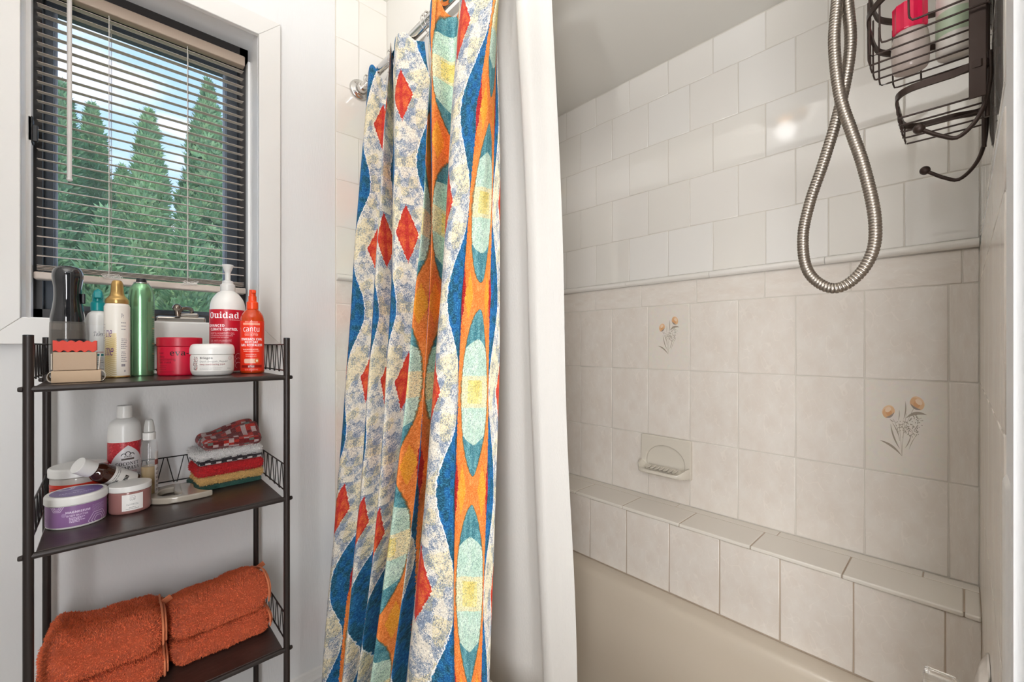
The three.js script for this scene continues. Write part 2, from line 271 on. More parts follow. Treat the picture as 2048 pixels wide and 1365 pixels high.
// casement window: white jamb, dark bronze frame and sash, pane, insect screen, crank and lock
{
  const w = structure('window_1'), { x0, x1, y0, y1 } = OP, zi = ZA - 0.001, zf = -1.575, zo = -1.66;
  const frameMat = std(hex('#2e2a29'), 0.45), sashMat = std(hex('#454a52'), 0.5);
  mesh('jamb', [span(x0 - 0.012, x0, y0, y1 + 0.022, -1.64, zi), span(x1, x1 + 0.012, y0, y1 + 0.022, -1.64, zi), span(x0 - 0.012, x1 + 0.012, y1 + 0.022, y1 + 0.034, -1.64, zi)], M.jamb, w);
  mesh('sill', span(x0, x1, y0 - 0.012, y0 + 0.003, -1.64, zi), M.jamb, w);
  mesh('jamb_stop', [span(x0, x0 + 0.008, y0, y1, -1.56, -1.52), span(x1 - 0.006, x1, y0, y1 - 0.03, -1.60, -1.545)], M.jamb, w);
  mesh('frame', [span(x0, x0 + 0.022, y0, y1 + 0.022, zo, zf), span(x1 - 0.022, x1, y0, y1 + 0.022, zo, zf), span(x0, x1, y1 - 0.03, y1 + 0.022, zo, zf), span(x0, x1, y0 + 0.003, y0 + 0.03, zo, zf)], frameMat, w);
  mesh('sash', [span(x0 + 0.022, x0 + 0.038, y0 + 0.03, y1 - 0.03, zo, -1.615), span(x1 - 0.05, x1 - 0.022, y0 + 0.03, y1 - 0.03, zo, -1.615), span(x0 + 0.038, x1 - 0.05, y1 - 0.05, y1 - 0.03, zo, -1.615), span(x0 + 0.038, x1 - 0.05, y0 + 0.03, y0 + 0.044, zo, -1.615)], sashMat, w);
  mesh('glazing_bead', [span(x0 + 0.038, x0 + 0.044, y0 + 0.044, y1 - 0.05, -1.65, -1.64), span(x1 - 0.056, x1 - 0.05, y0 + 0.044, y1 - 0.05, -1.65, -1.64)], std(hex('#b9c3d6'), 0.5), w);
  mesh('pane', span(x0 + 0.034, x1 - 0.046, y0 + 0.04, y1 - 0.045, -1.647, -1.643), phy(0xffffff, 0.0, { transmission: 1, thickness: 0, ior: 1.5, specularIntensity: 0.12 }), w);
  mesh('insect_screen', new THREE.PlaneGeometry(x1 - x0 - 0.046, y1 - y0 - 0.06).translate((x0 + x1) / 2, (y0 + y1) / 2, -1.605), new THREE.MeshStandardMaterial({ color: hex('#8d98a4'), roughness: 0.9, transparent: true, opacity: 0.2, side: THREE.DoubleSide }), w);
  const crank = mesh('crank_operator', [rbox(0.115, 0.020, 0.045, 0.007, 0.150, y0 + 0.0125, -1.555), rbox(0.05, 0.014, 0.03, 0.006, 0.165, y0 + 0.027, -1.552)], M.nickel, w);
  mesh('crank_handle', [tube([[0.175, y0 + 0.032, -1.55], [0.17, y0 + 0.045, -1.54], [0.150, y0 + 0.044, -1.53], [0.140, y0 + 0.030, -1.527]], 0.0055, 20), at(new THREE.SphereGeometry(0.011, 16, 12), 0.138, y0 + 0.046, -1.527), rod([0.138, y0 + 0.04, -1.527], [0.140, y0 + 0.022, -1.527], 0.007)], std(hex('#8c7f73'), 0.2, { metalness: 1 }), crank);
  mesh('lock_lever', [rbox(0.010, 0.062, 0.030, 0.003, x0 + 0.006, 1.698, -1.535), rbox(0.012, 0.040, 0.010, 0.003, x0 + 0.013, 1.690, -1.527)], M.blackPlastic, w);
}

// ------------------------------------------------------------------ bathtub
{
  const x0 = 0.562, x1 = 1.2635, z0 = ZA + 0.005, z1 = ZC - 0.002, ring = [];
  const loop = (y, l, r, n, f, rad, m = 12) => { // rounded rectangle, inset from the left, right, near and far edges
    const a = [x0 + l, x1 - r, z0 + f, z1 - n], out = [], R = Math.min(rad, (a[1] - a[0]) / 2 - 0.002, (a[3] - a[2]) / 2 - 0.002);
    for (const [cx, cz, t0] of [[a[1] - R, a[3] - R, 0], [a[0] + R, a[3] - R, 1], [a[0] + R, a[2] + R, 2], [a[1] - R, a[2] + R, 3]]) for (let k = 0; k <= m; k++) { const t = (t0 + k / m) * Math.PI / 2; out.push([cx + Math.cos(t) * R, y, cz + Math.sin(t) * R]); }
    return out;
  };
  const y = 0.412;
  ring.push(loop(0.0, 0.012, 0, 0, 0, 0.004), loop(y - 0.03, 0.0, 0, 0, 0, 0.004), loop(y - 0.008, 0, 0, 0, 0, 0.006), loop(y, 0.008, 0.001, 0.001, 0.001, 0.008));
  for (const [dy, i] of [[0.001, 0.02], [0, 0.046], [-0.003, 0.054], [-0.009, 0.061], [-0.018, 0.066], [-0.05, 0.074], [-0.14, 0.092], [-0.25, 0.116], [-0.30, 0.136], [-0.33, 0.17], [-0.345, 0.22], [-0.35, 0.3]])
    ring.push(loop(y + dy, 0.022 + i, i, i * 1.15 + 0.02, i * 1.3 + 0.02, 0.05 + i));
  const n = ring[0].length, P = [], I = []; ring.forEach((r) => r.forEach((p) => P.push(...p)));
  for (let k = 0; k + 1 < ring.length; k++) for (let i = 0; i < n; i++) { const j = (i + 1) % n, a = k * n + i, b = k * n + j, c = a + n, d = b + n; I.push(a, c, b, b, c, d); }
  const c = P.length / 3; P.push((x0 + x1) / 2, y - 0.35, (z0 + z1) / 2); for (let i = 0; i < n; i++) I.push((ring.length - 1) * n + i, c, (ring.length - 1) * n + (i + 1) % n);
  let g = new THREE.BufferGeometry(); g.setAttribute('position', new THREE.Float32BufferAttribute(P, 3)); g.setIndex(I); g = toCreasedNormals(g.toNonIndexed(), 0.7);
  const t = thing('bathtub', 'bone coloured bathtub below the tiled ledge', 'bathtub');
  mesh('basin', g, new THREE.MeshPhysicalMaterial({ ...{}, color: M.tub.color, roughness: 0.2, clearcoat: 0.5, clearcoatRoughness: 0.1, side: THREE.DoubleSide }), t);
  mesh('drain', lathe([[0, 0.004], [0.03, 0.004], [0.036, 0]], 24).translate(0.9, 0.064, -0.2), M.chrome, t);
}

// ------------------------------------------------------------------ curtain rod with its rings
const ROD = { x: 0.633, y: 2.073 };
{
  const t = thing('shower_rod', 'chrome shower curtain rod with round wall flange', 'curtain rod');
  mesh('rail', rod([ROD.x, ROD.y, ZA + 0.006], [ROD.x, ROD.y, ZC - 0.003], 0.0125, 24), M.chrome, t);
  for (const [z, s] of [[ZA + 0.0045, 1], [ZC - 0.0008, -1]]) {
    const fl = mesh('flange', lathe(roundedProfile([[0.013, 0.034], [0.017, 0.034], [0.019, 0.012], [0.034, 0.008], [0.036, 0.0]], 0.004), 32).rotateX(s * Math.PI / 2).translate(ROD.x, ROD.y, z), M.chrome, t);
    for (let k = 0; k < 3; k++) mesh('screw', at(new THREE.SphereGeometry(0.0035, 10, 8), ROD.x + Math.cos(k * 2.1 + 2.4) * 0.026, ROD.y + Math.sin(k * 2.1 + 2.4) * 0.026, z + s * 0.0095), M.nickel, fl);
  }
}
// ------------------------------------------------------------------ patterned curtain
const CUR = { top: 2.058, bottom: 0.07, rep: 0.402, mid: 1.085 };
const curtainMap = dataTex(1024, 1024, (u, v, i, j) => {
  const p = Math.abs(((2 * u + 1) % 2) - 1), q = Math.abs(v - Math.round(v)), sgn = v < 0.5 ? 1 : -1;
  const n1 = pnoise(u, v, 24, 3), n2 = pnoise(u, v, 64, 4), n3 = pnoise(u, v, 200, 5), sp = pnoise(u, v, 512, 6), row = pnoise(u * 0.25, v, 512, 8), rough = (n2 - 0.5) * 0.02 + (n3 - 0.5) * 0.016;
  const mix = (a, b, t) => [a[0] + (b[0] - a[0]) * t, a[1] + (b[1] - a[1]) * t, a[2] + (b[2] - a[2]) * t];
  const P = p + rough, Q = q + (n3 - 0.5) * 0.008;
  const cream = [228, 219, 203], slate = [112, 130, 158], gold = [226, 200, 110], blue = [14, 92, 150], deep = [16, 78, 104], teal = [88, 150, 158], mint = [182, 212, 190], sun = [243, 224, 150], or = [236, 122, 46], am = [250, 166, 48], red = [186, 30, 30];
  const band = 0.2 + 0.34 * (0.5 + 0.5 * Math.cos(2 * Math.PI * q)), oval = q < 0.43 ? 1 - 0.40 * Math.pow(Math.max(0, 1 - (q / 0.43) ** 2), 0.62) : 1.2, dia = 0.2 * (1 - q / 0.2), left = 0.545 - 0.04 * smooth(0.38, 0.5, q);
  let c;
  if (P < dia) c = mix([234, 124, 60], [188, 40, 34], smooth(0.34, 0.62, n1 * 0.25 + n3 * 0.35 + sp * 0.4 + (p < 0.025 ? 0.15 : 0) + (dia - P < 0.03 ? 0.12 : 0)));
  else if (P < band) {
    const halo = (q < 0.2 ? 1 : 0) * Math.max(0, 1 - Math.abs(P - Math.max(0, dia) - 0.07) / 0.08);
    const cover = 0.20 + 0.34 * smooth(0.3, 0.75, pnoise(u, v, 22, 21)) + 0.16 * smooth(0.4, 0.7, pnoise(u, v, 48, 23)) + 0.28 * halo + 0.14 * smooth(0.25, 0.5, q);
    const dots = sp * 0.62 + n3 * 0.38;
    c = dots < cover ? mix(cream, slate, 0.35 + 0.5 * smooth(0.0, 0.25, cover - dots)) : cream;
    if (pnoise(u, v, 14, 31) > 0.58 && sp > 0.45) c = mix(c, gold, 0.38);
    if (dots < 0.19) c = [92, 92, 98];
    if (band - P < 0.014) c = [238, 238, 236];
  } else if (P < left) {
    c = mix(blue, deep, smooth(0.35, 0.7, n1)); if (row > 0.68 || sp > 0.84) c = mix(c, [70, 150, 190], 0.5); if (sp < 0.16) c = mix(c, [8, 60, 84], 0.6);
  } else if (P > oval) {
    const edge = P - oval, lens = 0.25 + 0.05 * Math.cos((P - oval) * 4);
    if (Q < 0.082) c = Math.abs(P - 1) < 0.22 && Q < 0.06 ? mix(sun, [226, 196, 90], n1 * 0.8) : mix(sun, cream, 0.45);
    else if (Q < lens - 0.35 * Math.max(0, 0.22 - (1 - 1 + edge) * 0.8)) c = mix(mint, [208, 226, 206], n1);
    else c = mix(teal, [60, 122, 134], smooth(0.3, 0.7, n1));
    if (sp * 0.6 + n3 * 0.4 < 0.36 + 0.1 * (n2 - 0.5)) c = mix(c, [70, 104, 116], 0.5); if (row > 0.74) c = mix(c, [206, 222, 214], 0.35);
    if (edge < 0.012) c = mix(c, [90, 90, 60], 0.6);
  } else {
    const amber = Math.abs(P - 0.70) / 0.12 + Math.abs(q - 0.5) / 0.13;
    c = mix(or, [240, 140, 66], n1); if (amber < 1) c = mix(am, [236, 150, 40], n2);
    const crim = (P - left) / (0.085 * smooth(0.33, 0.5, q) + 0.004);
    if (crim < 1 && q > 0.32) c = mix(red, [160, 20, 36], n1);
    if (sp < 0.2) c = mix(c, [176, 76, 34], 0.5); if (row > 0.76) c = mix(c, [250, 190, 120], 0.3); if (oval - P < 0.014 && q < 0.43) c = mix(c, [96, 74, 40], 0.6);
  }
  const weave = (sp - 0.5) * 34 + (row - 0.5) * 26 + (n3 - 0.5) * 30 + (n2 - 0.5) * 18;
  return [Math.max(0, Math.min(255, c[0] + weave)), Math.max(0, Math.min(255, c[1] + weave)), Math.max(0, Math.min(255, c[2] + weave))];
});
curtainMap.anisotropy = 8;
const clothBump = grey(256, (u, v, i, j) => 0.5 + 0.25 * ((i & 1) - 0.5) * ((j & 1) ? 1 : -1) + 0.5 * (pnoise(u, v, 128, 9) - 0.5));
clothBump.repeat.set(2, 2);
const KNOTS = [ // offset from the middle of the hanging plane, z and pattern place at heights 1.75, 1.10 and 0.52
  [0.03, [-1.410, -1.416, -1.416], [-0.9, -1.0, -0.4]],
  [-0.035, [-1.300, -1.299, -1.312], [-0.45, -0.52, 0.1]],
  [0.03, [-1.271, -1.263, -1.280], [0.1, 0.05, 0.6]],
  [-0.035, [-1.155, -1.144, -1.164], [2.02, 1.5, 2.2]],
  [0.03, [-1.190, -1.144, -1.166], [2.4, 2.06, 2.52]],
  [-0.035, [-1.087, -1.036, -1.063], [3.82, 3.6, 4.2]],
  [0.035, [-1.016, -1.036, -1.095], [4.46, 4.1, 4.5]],
  [-0.035, [-0.913, -0.931, -0.993], [5.2, 5.2, 5.05]],
  [0.03, [-0.987, -0.944, -0.987], [5.47, 5.5, 5.48]],
  [-0.035, [-0.896, -0.854, -0.903], [6.6, 6.57, 6.35]],
  [0.035, [-0.901, -0.906, -0.936], [7.0, 6.8, 6.6]],
  [-0.06, [-0.770, -0.775, -0.807], [8.0, 8.05, 7.95]],
  [-0.045, [-0.718, -0.723, -0.690], [8.42, 8.42, 8.42]],
  [-0.03, [-0.693, -0.719, -0.678], [8.62, 8.6, 8.6]],
  [-0.01, [-0.698, -0.697, -0.670], [9.0, 9.0, 9.0]],
  [0.008, [-0.706, -0.679, -0.654], [9.42, 9.43, 9.43]],
  [0.02, [-0.709, -0.661, -0.642], [9.95, 9.95, 9.95]]];
const hang = (y) => 0.631 - (2.06 - y) * (0.115 / 1.65);
function three(v, y) { const t = Math.max(0.2, Math.min(1.98, y)), Y = [1.75, 1.10, 0.52]; let s = 0; for (let i = 0; i < 3; i++) { let w = 1; for (let j = 0; j < 3; j++) if (j !== i) w *= (t - Y[j]) / (Y[i] - Y[j]); s += w * v[i]; } return s; }
const linear3 = (v, y) => (y > 1.1 ? v[1] + (v[0] - v[1]) * Math.min(1.2, (y - 1.1) / 0.65) : v[1] + (v[2] - v[1]) * Math.min(1.2, (1.1 - y) / 0.58));
function sheet(cols, rows, fn, name, mat, parent) { // fn(a, b) -> [x, y, z, u, v]
  const P = [], U = [], I = [];
  for (let j = 0; j <= rows; j++) for (let i = 0; i <= cols; i++) { const [x, y, z, u, v] = fn(i / cols, j / rows); P.push(x, y, z); U.push(u, v); }
  for (let j = 0; j < rows; j++) for (let i = 0; i < cols; i++) { const a = j * (cols + 1) + i, b = a + 1, c = a + cols + 1, d = c + 1; I.push(a, c, b, b, c, d); }
  const g = new THREE.BufferGeometry(); g.setAttribute('position', new THREE.Float32BufferAttribute(P, 3)); g.setAttribute('uv', new THREE.Float32BufferAttribute(U, 2)); g.setIndex(I); g.computeVertexNormals();
  return mesh(name, g, mat, parent);
}
{
  const t = thing('shower_curtain', 'patterned shower curtain in blue, orange, red and cream', 'shower curtain');
  const N = KNOTS.length - 1;
  const cr = (a, b, c, d, t) => 0.5 * (2 * b + (c - a) * t + (2 * a - 5 * b + 4 * c - d) * t * t + (3 * b - a - 3 * c + d) * t * t * t);
  sheet(400, 130, (a, b) => {
    const y = CUR.top + (CUR.bottom - CUR.top) * b, s = a * N, k = Math.min(N - 1, Math.floor(s)), f = s - k, pick = (n) => KNOTS[Math.max(0, Math.min(N, n))];
    const soft = 0.75 + 0.25 * smooth(2.06, 1.7, y), xs = [-1, 0, 1, 2].map((d) => pick(k + d)[0] * soft), zs = [-1, 0, 1, 2].map((d) => three(pick(k + d)[1], y));
    const x = hang(y) + cr(...xs, f) + 0.004 * perlin.noise(s * 1.3, y * 3, 1), z = cr(...zs, f) + 0.006 * perlin.noise(s * 0.9, y * 2.4, 9);
    const p = linear3(pick(k)[2], y) * (1 - f) + linear3(pick(k + 1)[2], y) * f;
    const sag = 0.018 * smooth(1.9, CUR.top, y) * (0.5 + 0.5 * Math.sin(s * Math.PI + 1.2)) ;
    return [x, y - sag + 0.024 * smooth(1.95, CUR.top, y) * smooth(0.005, -0.022, x - hang(y)), z, p / 2, (y - CUR.mid) / CUR.rep];
  }, 'fabric', new THREE.MeshPhysicalMaterial({ map: curtainMap, roughness: 0.85, side: THREE.DoubleSide, bumpMap: clothBump, bumpScale: 0.0004, sheen: 0.15 }), t);
}
{ // rings over the rod, with roller beads
  const zs = [-1.374, -1.341, -1.21, -1.016, -1.0];
  const ring = (z, label) => {
    const t = thing('curtain_ring', label, 'curtain ring', [ROD.x, ROD.y, z], 'wire rings on the shower rod');
    mesh('wire', tube([[0.004, -0.026, 0.002], [-0.014, -0.016, 0], [-0.017, 0.004, 0], [-0.010, 0.0165, 0], [0.004, 0.0165, 0], [0.016, 0.006, 0], [0.014, -0.018, -0.001], [0.006, -0.034, -0.002]], 0.0012, 40, 6), M.chrome, t);
    for (const d of [-0.009, -0.003, 0.003]) mesh('roller_bead', at(new THREE.SphereGeometry(0.0032, 10, 8), d, 0.0158, 0), M.nickel, t);
    return t;
  };
  const where = ['nearest the wall flange', 'just beside the one at the flange', 'above the blue fold', 'above the teal fold, on its wall side', 'above the teal fold, on its room side'];
  zs.forEach((z, i) => ring(z, `wire ring with roller beads ${where[i]}`));
}
{ // plain liner, hanging inside the tub
  const t = thing('shower_liner', 'plain white shower liner beside the patterned curtain', 'curtain liner');
  const path = [[0.012, -1.32], [-0.004, -1.22], [0.014, -1.12], [-0.004, -1.02], [0.012, -0.92], [0.018, -0.84], [0.012, -0.775], [0.034, -0.735], [0.026, -0.70], [-0.006, -0.672], [-0.004, -0.645], [0.022, -0.622], [0.036, -0.600]];
  const curve = new THREE.CatmullRomCurve3(path.map(([x, z]) => V(x, 0, z)));
  sheet(160, 80, (a, b) => {
    const y = 2.055 + (0.17 - 2.055) * b, q = curve.getPoint(a), k = 1 - 0.25 * b;
    const x = 0.648 + 0.102 * b + q.x * k + 0.004 * perlin.noise(a * 9, y * 1.7, 4) + 0.012 * perlin.noise(a * 3, y * 1.1, 7), z = q.z + 0.01 * perlin.noise(a * 4, y * 1.3, 2);
    return [x, y, z, a * 2, y];
  }, 'sheet', new THREE.MeshPhysicalMaterial({ color: hex('#efebe5'), roughness: 0.7, side: THREE.DoubleSide, transmission: 0.25, thickness: 0, bumpMap: clothBump, bumpScale: 0.0006 }), t);
}

// ------------------------------------------------------------------ ceiling lamp, unseen softbox and added uplight (all out of the frame)
{
  const ceilingLamp = ([x, y, z], r, cd, label) => {
    const t = thing('ceiling_lamp', label, 'lamp', [x, TOP, z]);
    mesh('base', turned([[0, -0.002], [0.105, -0.002], [0.105, -0.012], [0.06, -0.03], [0, -0.03]], 0.006, 40), M.brass, t);
    mesh('globe_bulb', at(new THREE.SphereGeometry(r, 24, 18), 0, y - TOP, 0), new THREE.MeshStandardMaterial({ color: 0xffffff, roughness: 0.5, emissive: 0xfff6ea, emissiveIntensity: 2 }), t);
    const l = new THREE.PointLight(LAMP_COLOR, cd); l.position.set(x, y, z); l.castShadow = true; l.shadow.radius = (r - 0.004) / 0.02; scene.add(l);
  };
  ceilingLamp(CEILING_LAMP, 0.05, CEILING_CD, 'small brass ceiling lamp with a frosted globe beside the curtain rod');
  // unseen softbox on a stand behind the camera, placed to light tub and rack
  RectAreaLightUniformsLib.init();
  const [hx, hy, hz] = UNSEEN_SOFTBOX, f = thing('unseen_softbox', 'unseen softbox on a stand behind the camera, lighting tub and rack', 'lamp', [hx, 0, hz]); f.rotation.y = -SOFTBOX_TURN;
  mesh('base', turned([[0, 0.02], [0.12, 0.02], [0.13, 0]], 0.006, 32), M.nickel, f);
  mesh('pole', rod([0, 0.015, 0.04], [0, hy - SOFTBOX_TALL / 2, 0.04], 0.012, 14), M.nickel, f);
  mesh('shade', [box(SOFTBOX_WIDE, 0.012, 0.08, 0, hy + SOFTBOX_TALL / 2 + 0.006, 0.03), box(SOFTBOX_WIDE, 0.012, 0.08, 0, hy - SOFTBOX_TALL / 2 - 0.006, 0.03), box(0.012, SOFTBOX_TALL, 0.08, SOFTBOX_WIDE / 2 + 0.006, hy, 0.03), box(0.012, SOFTBOX_TALL, 0.08, -SOFTBOX_WIDE / 2 - 0.006, hy, 0.03), box(SOFTBOX_WIDE, SOFTBOX_TALL, 0.006, 0, hy, 0.068)], M.trimWhite, f);
  mesh('lamp_diffuser', box(SOFTBOX_WIDE, SOFTBOX_TALL, 0.004, 0, hy, 0), new THREE.MeshStandardMaterial({ color: 0xffffff, roughness: 0.8, emissive: 0xfff8f0, emissiveIntensity: 1.2 }), f);
  const a = new THREE.RectAreaLight(LAMP_COLOR, SOFTBOX_NITS, SOFTBOX_WIDE, SOFTBOX_TALL); a.position.set(hx + 0.006 * Math.sin(SOFTBOX_TURN), hy, hz - 0.006 * Math.cos(SOFTBOX_TURN)); a.lookAt(hx + Math.sin(SOFTBOX_TURN), hy, hz - Math.cos(SOFTBOX_TURN)); scene.add(a);
  // added fill uplight: brightens the whole room by way of the ceiling
  const [ux, uy, uz] = FILL_UPLIGHT, u = thing('added_fill_uplight', 'added fill uplight shining up at the ceiling', 'lamp', [ux, 0, uz]);
  mesh('base', turned([[0, 0.025], [0.12, 0.022], [0.13, 0]], 0.006, 32), M.nickel, u);
  mesh('pole', rod([0, 0.02, 0], [0, uy - 0.06, 0], 0.011, 14), M.nickel, u);
  mesh('bowl', lathe([[0.01, uy - 0.07], [0.08, uy - 0.055], [0.13, uy], [0.127, uy], [0.078, uy - 0.05], [0, uy - 0.062]], 36), M.nickel, u);
  mesh('bulb', at(new THREE.SphereGeometry(0.03, 20, 14), 0, uy - 0.025, 0), new THREE.MeshStandardMaterial({ color: 0xffffff, roughness: 0.5, emissive: 0xfff6ea, emissiveIntensity: 2 }), u);
  const sp = new THREE.SpotLight(LAMP_COLOR, FILL_UPLIGHT_CD, 0, 1.15, 0.5); sp.position.set(ux, uy - 0.02, uz); sp.target.position.set(ux + 0.5, 3, uz - 0.25); sp.castShadow = true; sp.shadow.radius = 1.3; scene.add(sp, sp.target);
}

// ------------------------------------------------------------------ venetian blind
{
  const z = -1.556, x0 = -0.1325, x1 = 0.3075, zc = z;
  const t = thing('venetian_blind', 'cream venetian blind hanging in the window', 'blind', [0, 0, 0]);
  mesh('headrail', [rbox(x1 - x0, 0.030, 0.028, 0.003, (x0 + x1) / 2, 2.072, zc)], std(hex('#b3a08f'), 0.45), t);
  const sh = []; for (let k = 0; k <= 6; k++) { const u = k / 6 * 2 - 1; sh.push(new THREE.Vector2(u * 0.0125, 0.0022 * (1 - u * u))); } for (let k = 6; k >= 0; k--) { const u = k / 6 * 2 - 1; sh.push(new THREE.Vector2(u * 0.0125, 0.0022 * (1 - u * u) - 0.0007)); }
  const slat = new THREE.ExtrudeGeometry(new THREE.Shape(sh), { depth: x1 - x0 - 0.006, bevelEnabled: false }).rotateY(Math.PI / 2).translate(x0 + 0.003, 0, 0);
  const pitch = 0.0237, n = 28; let y = 2.042;
  for (let k = 0; k < n; k++, y -= pitch) { const m = mesh('slat', slat, M.slat, t); m.position.set(0, y, zc); m.rotation.x = 0.16; }
  for (let k = 0; k < 4; k++) { const m = mesh('slat', slat, M.slat, t); m.position.set(0, 1.3675 + k * 0.0034, zc); }
  mesh('bottom_rail', rbox(x1 - x0 + 0.004, 0.018, 0.036, 0.004, (x0 + x1) / 2, 1.3525, zc), M.slat, t);
  mesh('wand', [new THREE.CylinderGeometry(0.0052, 0.0052, 0.47, 6).translate(-0.0735, 1.832, zc + 0.026), at(new THREE.SphereGeometry(0.006, 10, 8), -0.0735, 1.597, zc + 0.026)], std(hex('#d8d2ce'), 0.25), t);
  for (const x of [-0.0, 0.165]) {
    const c = mesh('ladder_cord', [rod([x - 0.002, 1.36, zc + 0.0135], [x - 0.002, 2.05, zc + 0.0135], 0.0007, 5), rod([x + 0.003, 1.36, zc - 0.0135], [x + 0.003, 2.05, zc - 0.0135], 0.0007, 5), rod([x, 1.36, zc + 0.002], [x, 2.05, zc + 0.002], 0.0006, 5)], M.cord, t);
    const r = rng(x > 0.1 ? 3 : 8), pts = []; for (let k = 0; k < 26; k++) pts.push([x + 0.004 + (r() - 0.5) * 0.042, 1.363 + (r() - 0.5) * 0.013, zc + 0.018 + r() * 0.004]);
    mesh('cord_tangle', tube(pts, 0.0006, 160, 5), M.cord, c);
  }
}

// ------------------------------------------------------------------ outdoors: lawn and arborvitae
mesh('lawn_ground', new THREE.PlaneGeometry(60, 40).rotateX(-Math.PI / 2).translate(0, -0.6, -22), std(hex('#4f7038'), 0.95)).userData = { kind: 'structure' };
{
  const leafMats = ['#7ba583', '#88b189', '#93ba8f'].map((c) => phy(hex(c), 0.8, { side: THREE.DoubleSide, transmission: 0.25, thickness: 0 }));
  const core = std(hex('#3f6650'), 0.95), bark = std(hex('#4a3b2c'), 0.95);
  const spray = (() => { const P = [], I = []; const r = rng(4); for (let k = 0; k < 5; k++) { const a = (k - 2) * 0.5 + (r() - 0.5) * 0.3, l = 0.8 + r() * 0.4, w = 0.16, tw = (r() - 0.5) * 0.8, cx = Math.sin(a), cy = Math.cos(a), b = P.length / 3; P.push(0, 0, 0, cx * l * 0.5 - cy * w, cy * l * 0.5 + cx * w, tw * 0.3, cx * l, cy * l, tw * 0.5, cx * l * 0.5 + cy * w, cy * l * 0.5 - cx * w, -tw * 0.2); I.push(b, b + 1, b + 2, b, b + 2, b + 3); } const g = new THREE.BufferGeometry(); g.setAttribute('position', new THREE.Float32BufferAttribute(P, 3)); g.setIndex(I); g.computeVertexNormals(); return g; })();
  const tree = (x, top, z, rad, seed, label) => {
    const r = rng(seed), h = top + 0.6, t = thing('arborvitae_tree', label, 'tree', [x, -0.6, z], 'evergreen trees outside the window');
    mesh('trunk', new THREE.CylinderGeometry(0.05, 0.11, h * 0.9, 8).translate(0, h * 0.45, 0), bark, t);
    const R = (k) => rad * Math.pow(Math.max(0, 1 - k), 0.72) * Math.min(1, 0.75 + k * 3);
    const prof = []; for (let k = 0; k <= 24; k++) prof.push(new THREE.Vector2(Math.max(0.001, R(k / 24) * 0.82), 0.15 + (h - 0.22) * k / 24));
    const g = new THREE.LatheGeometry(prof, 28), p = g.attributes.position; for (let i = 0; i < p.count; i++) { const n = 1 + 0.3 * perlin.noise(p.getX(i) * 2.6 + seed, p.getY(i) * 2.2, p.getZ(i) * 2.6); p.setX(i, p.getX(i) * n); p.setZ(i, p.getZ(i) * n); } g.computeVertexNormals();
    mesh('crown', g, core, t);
    const count = 9000, im = new THREE.InstancedMesh(spray, leafMats[seed % 3], count), o = new THREE.Object3D(), c = new THREE.Color();
    for (let i = 0; i < count; i++) {
      const k = 1 - Math.pow(r(), 0.62), a = r() * Math.PI * 2, y = 0.15 + (h - 0.15) * k, lump = 1 + 0.3 * perlin.noise(Math.cos(a) * R(k) * 2.6 + seed, y * 2.2, Math.sin(a) * R(k) * 2.6), rr = R(k) * lump * (0.78 + 0.26 * r());
      o.position.set(Math.cos(a) * rr, y, Math.sin(a) * rr); o.rotation.set((r() - 0.5) * 1.1 + 0.35, -a + Math.PI / 2 + (r() - 0.5) * 1.2, (r() - 0.5) * 0.9, 'YXZ'); const s = 0.06 + r() * 0.06; o.scale.setScalar(s * (0.55 + 0.45 * Math.min(1, (1 - k) * 4 + 0.3))); o.updateMatrix(); im.setMatrixAt(i, o.matrix);
      const q = 0.72 + r() * 0.5; im.setColorAt(i, c.setRGB(q * (0.9 + r() * 0.25), q, q * (0.85 + r() * 0.2)));
    }
    im.name = 'foliage'; im.userData.kind = 'stuff'; im.castShadow = im.receiveShadow = true; t.add(im);
  };
  tree(1.06, 5.15, -7.7, 0.72, 1, 'tallest pointed evergreen tree, in the right half of the window');
  tree(0.31, 3.80, -6.2, 0.42, 2, 'pointed evergreen tree in the middle of the window');
  tree(-0.36, 3.96, -6.5, 0.34, 3, 'evergreen tree beside the left window stile');
  tree(-0.15, 4.06, -7.05, 0.42, 4, 'round shouldered evergreen tree just beside the blind wand');
  tree(0.13, 3.75, -8.2, 0.55, 5, 'low evergreen tree filling the gap before the middle tree');
  tree(1.75, 4.1, -8.9, 0.75, 6, 'evergreen tree at the right window stile, behind the tallest one');
  tree(0.56, 2.52, -5.2, 0.38, 7, 'short evergreen tree in front of the two pointed ones');
  tree(-0.85, 3.3, -7.7, 0.60, 8, 'evergreen tree mostly hidden by the left window stile');
  tree(1.32, 2.9, -6.2, 0.55, 9, 'short evergreen tree below the tallest one');
  tree(-0.02, 2.17, -4.3, 0.33, 10, 'short evergreen tree in front, low in the window');
  tree(-0.44, 2.4, -5.2, 0.36, 11, 'short evergreen tree in front of the left stile');
  tree(1.9, 3.1, -7.2, 0.55, 12, 'short evergreen tree low behind the right window stile');
}

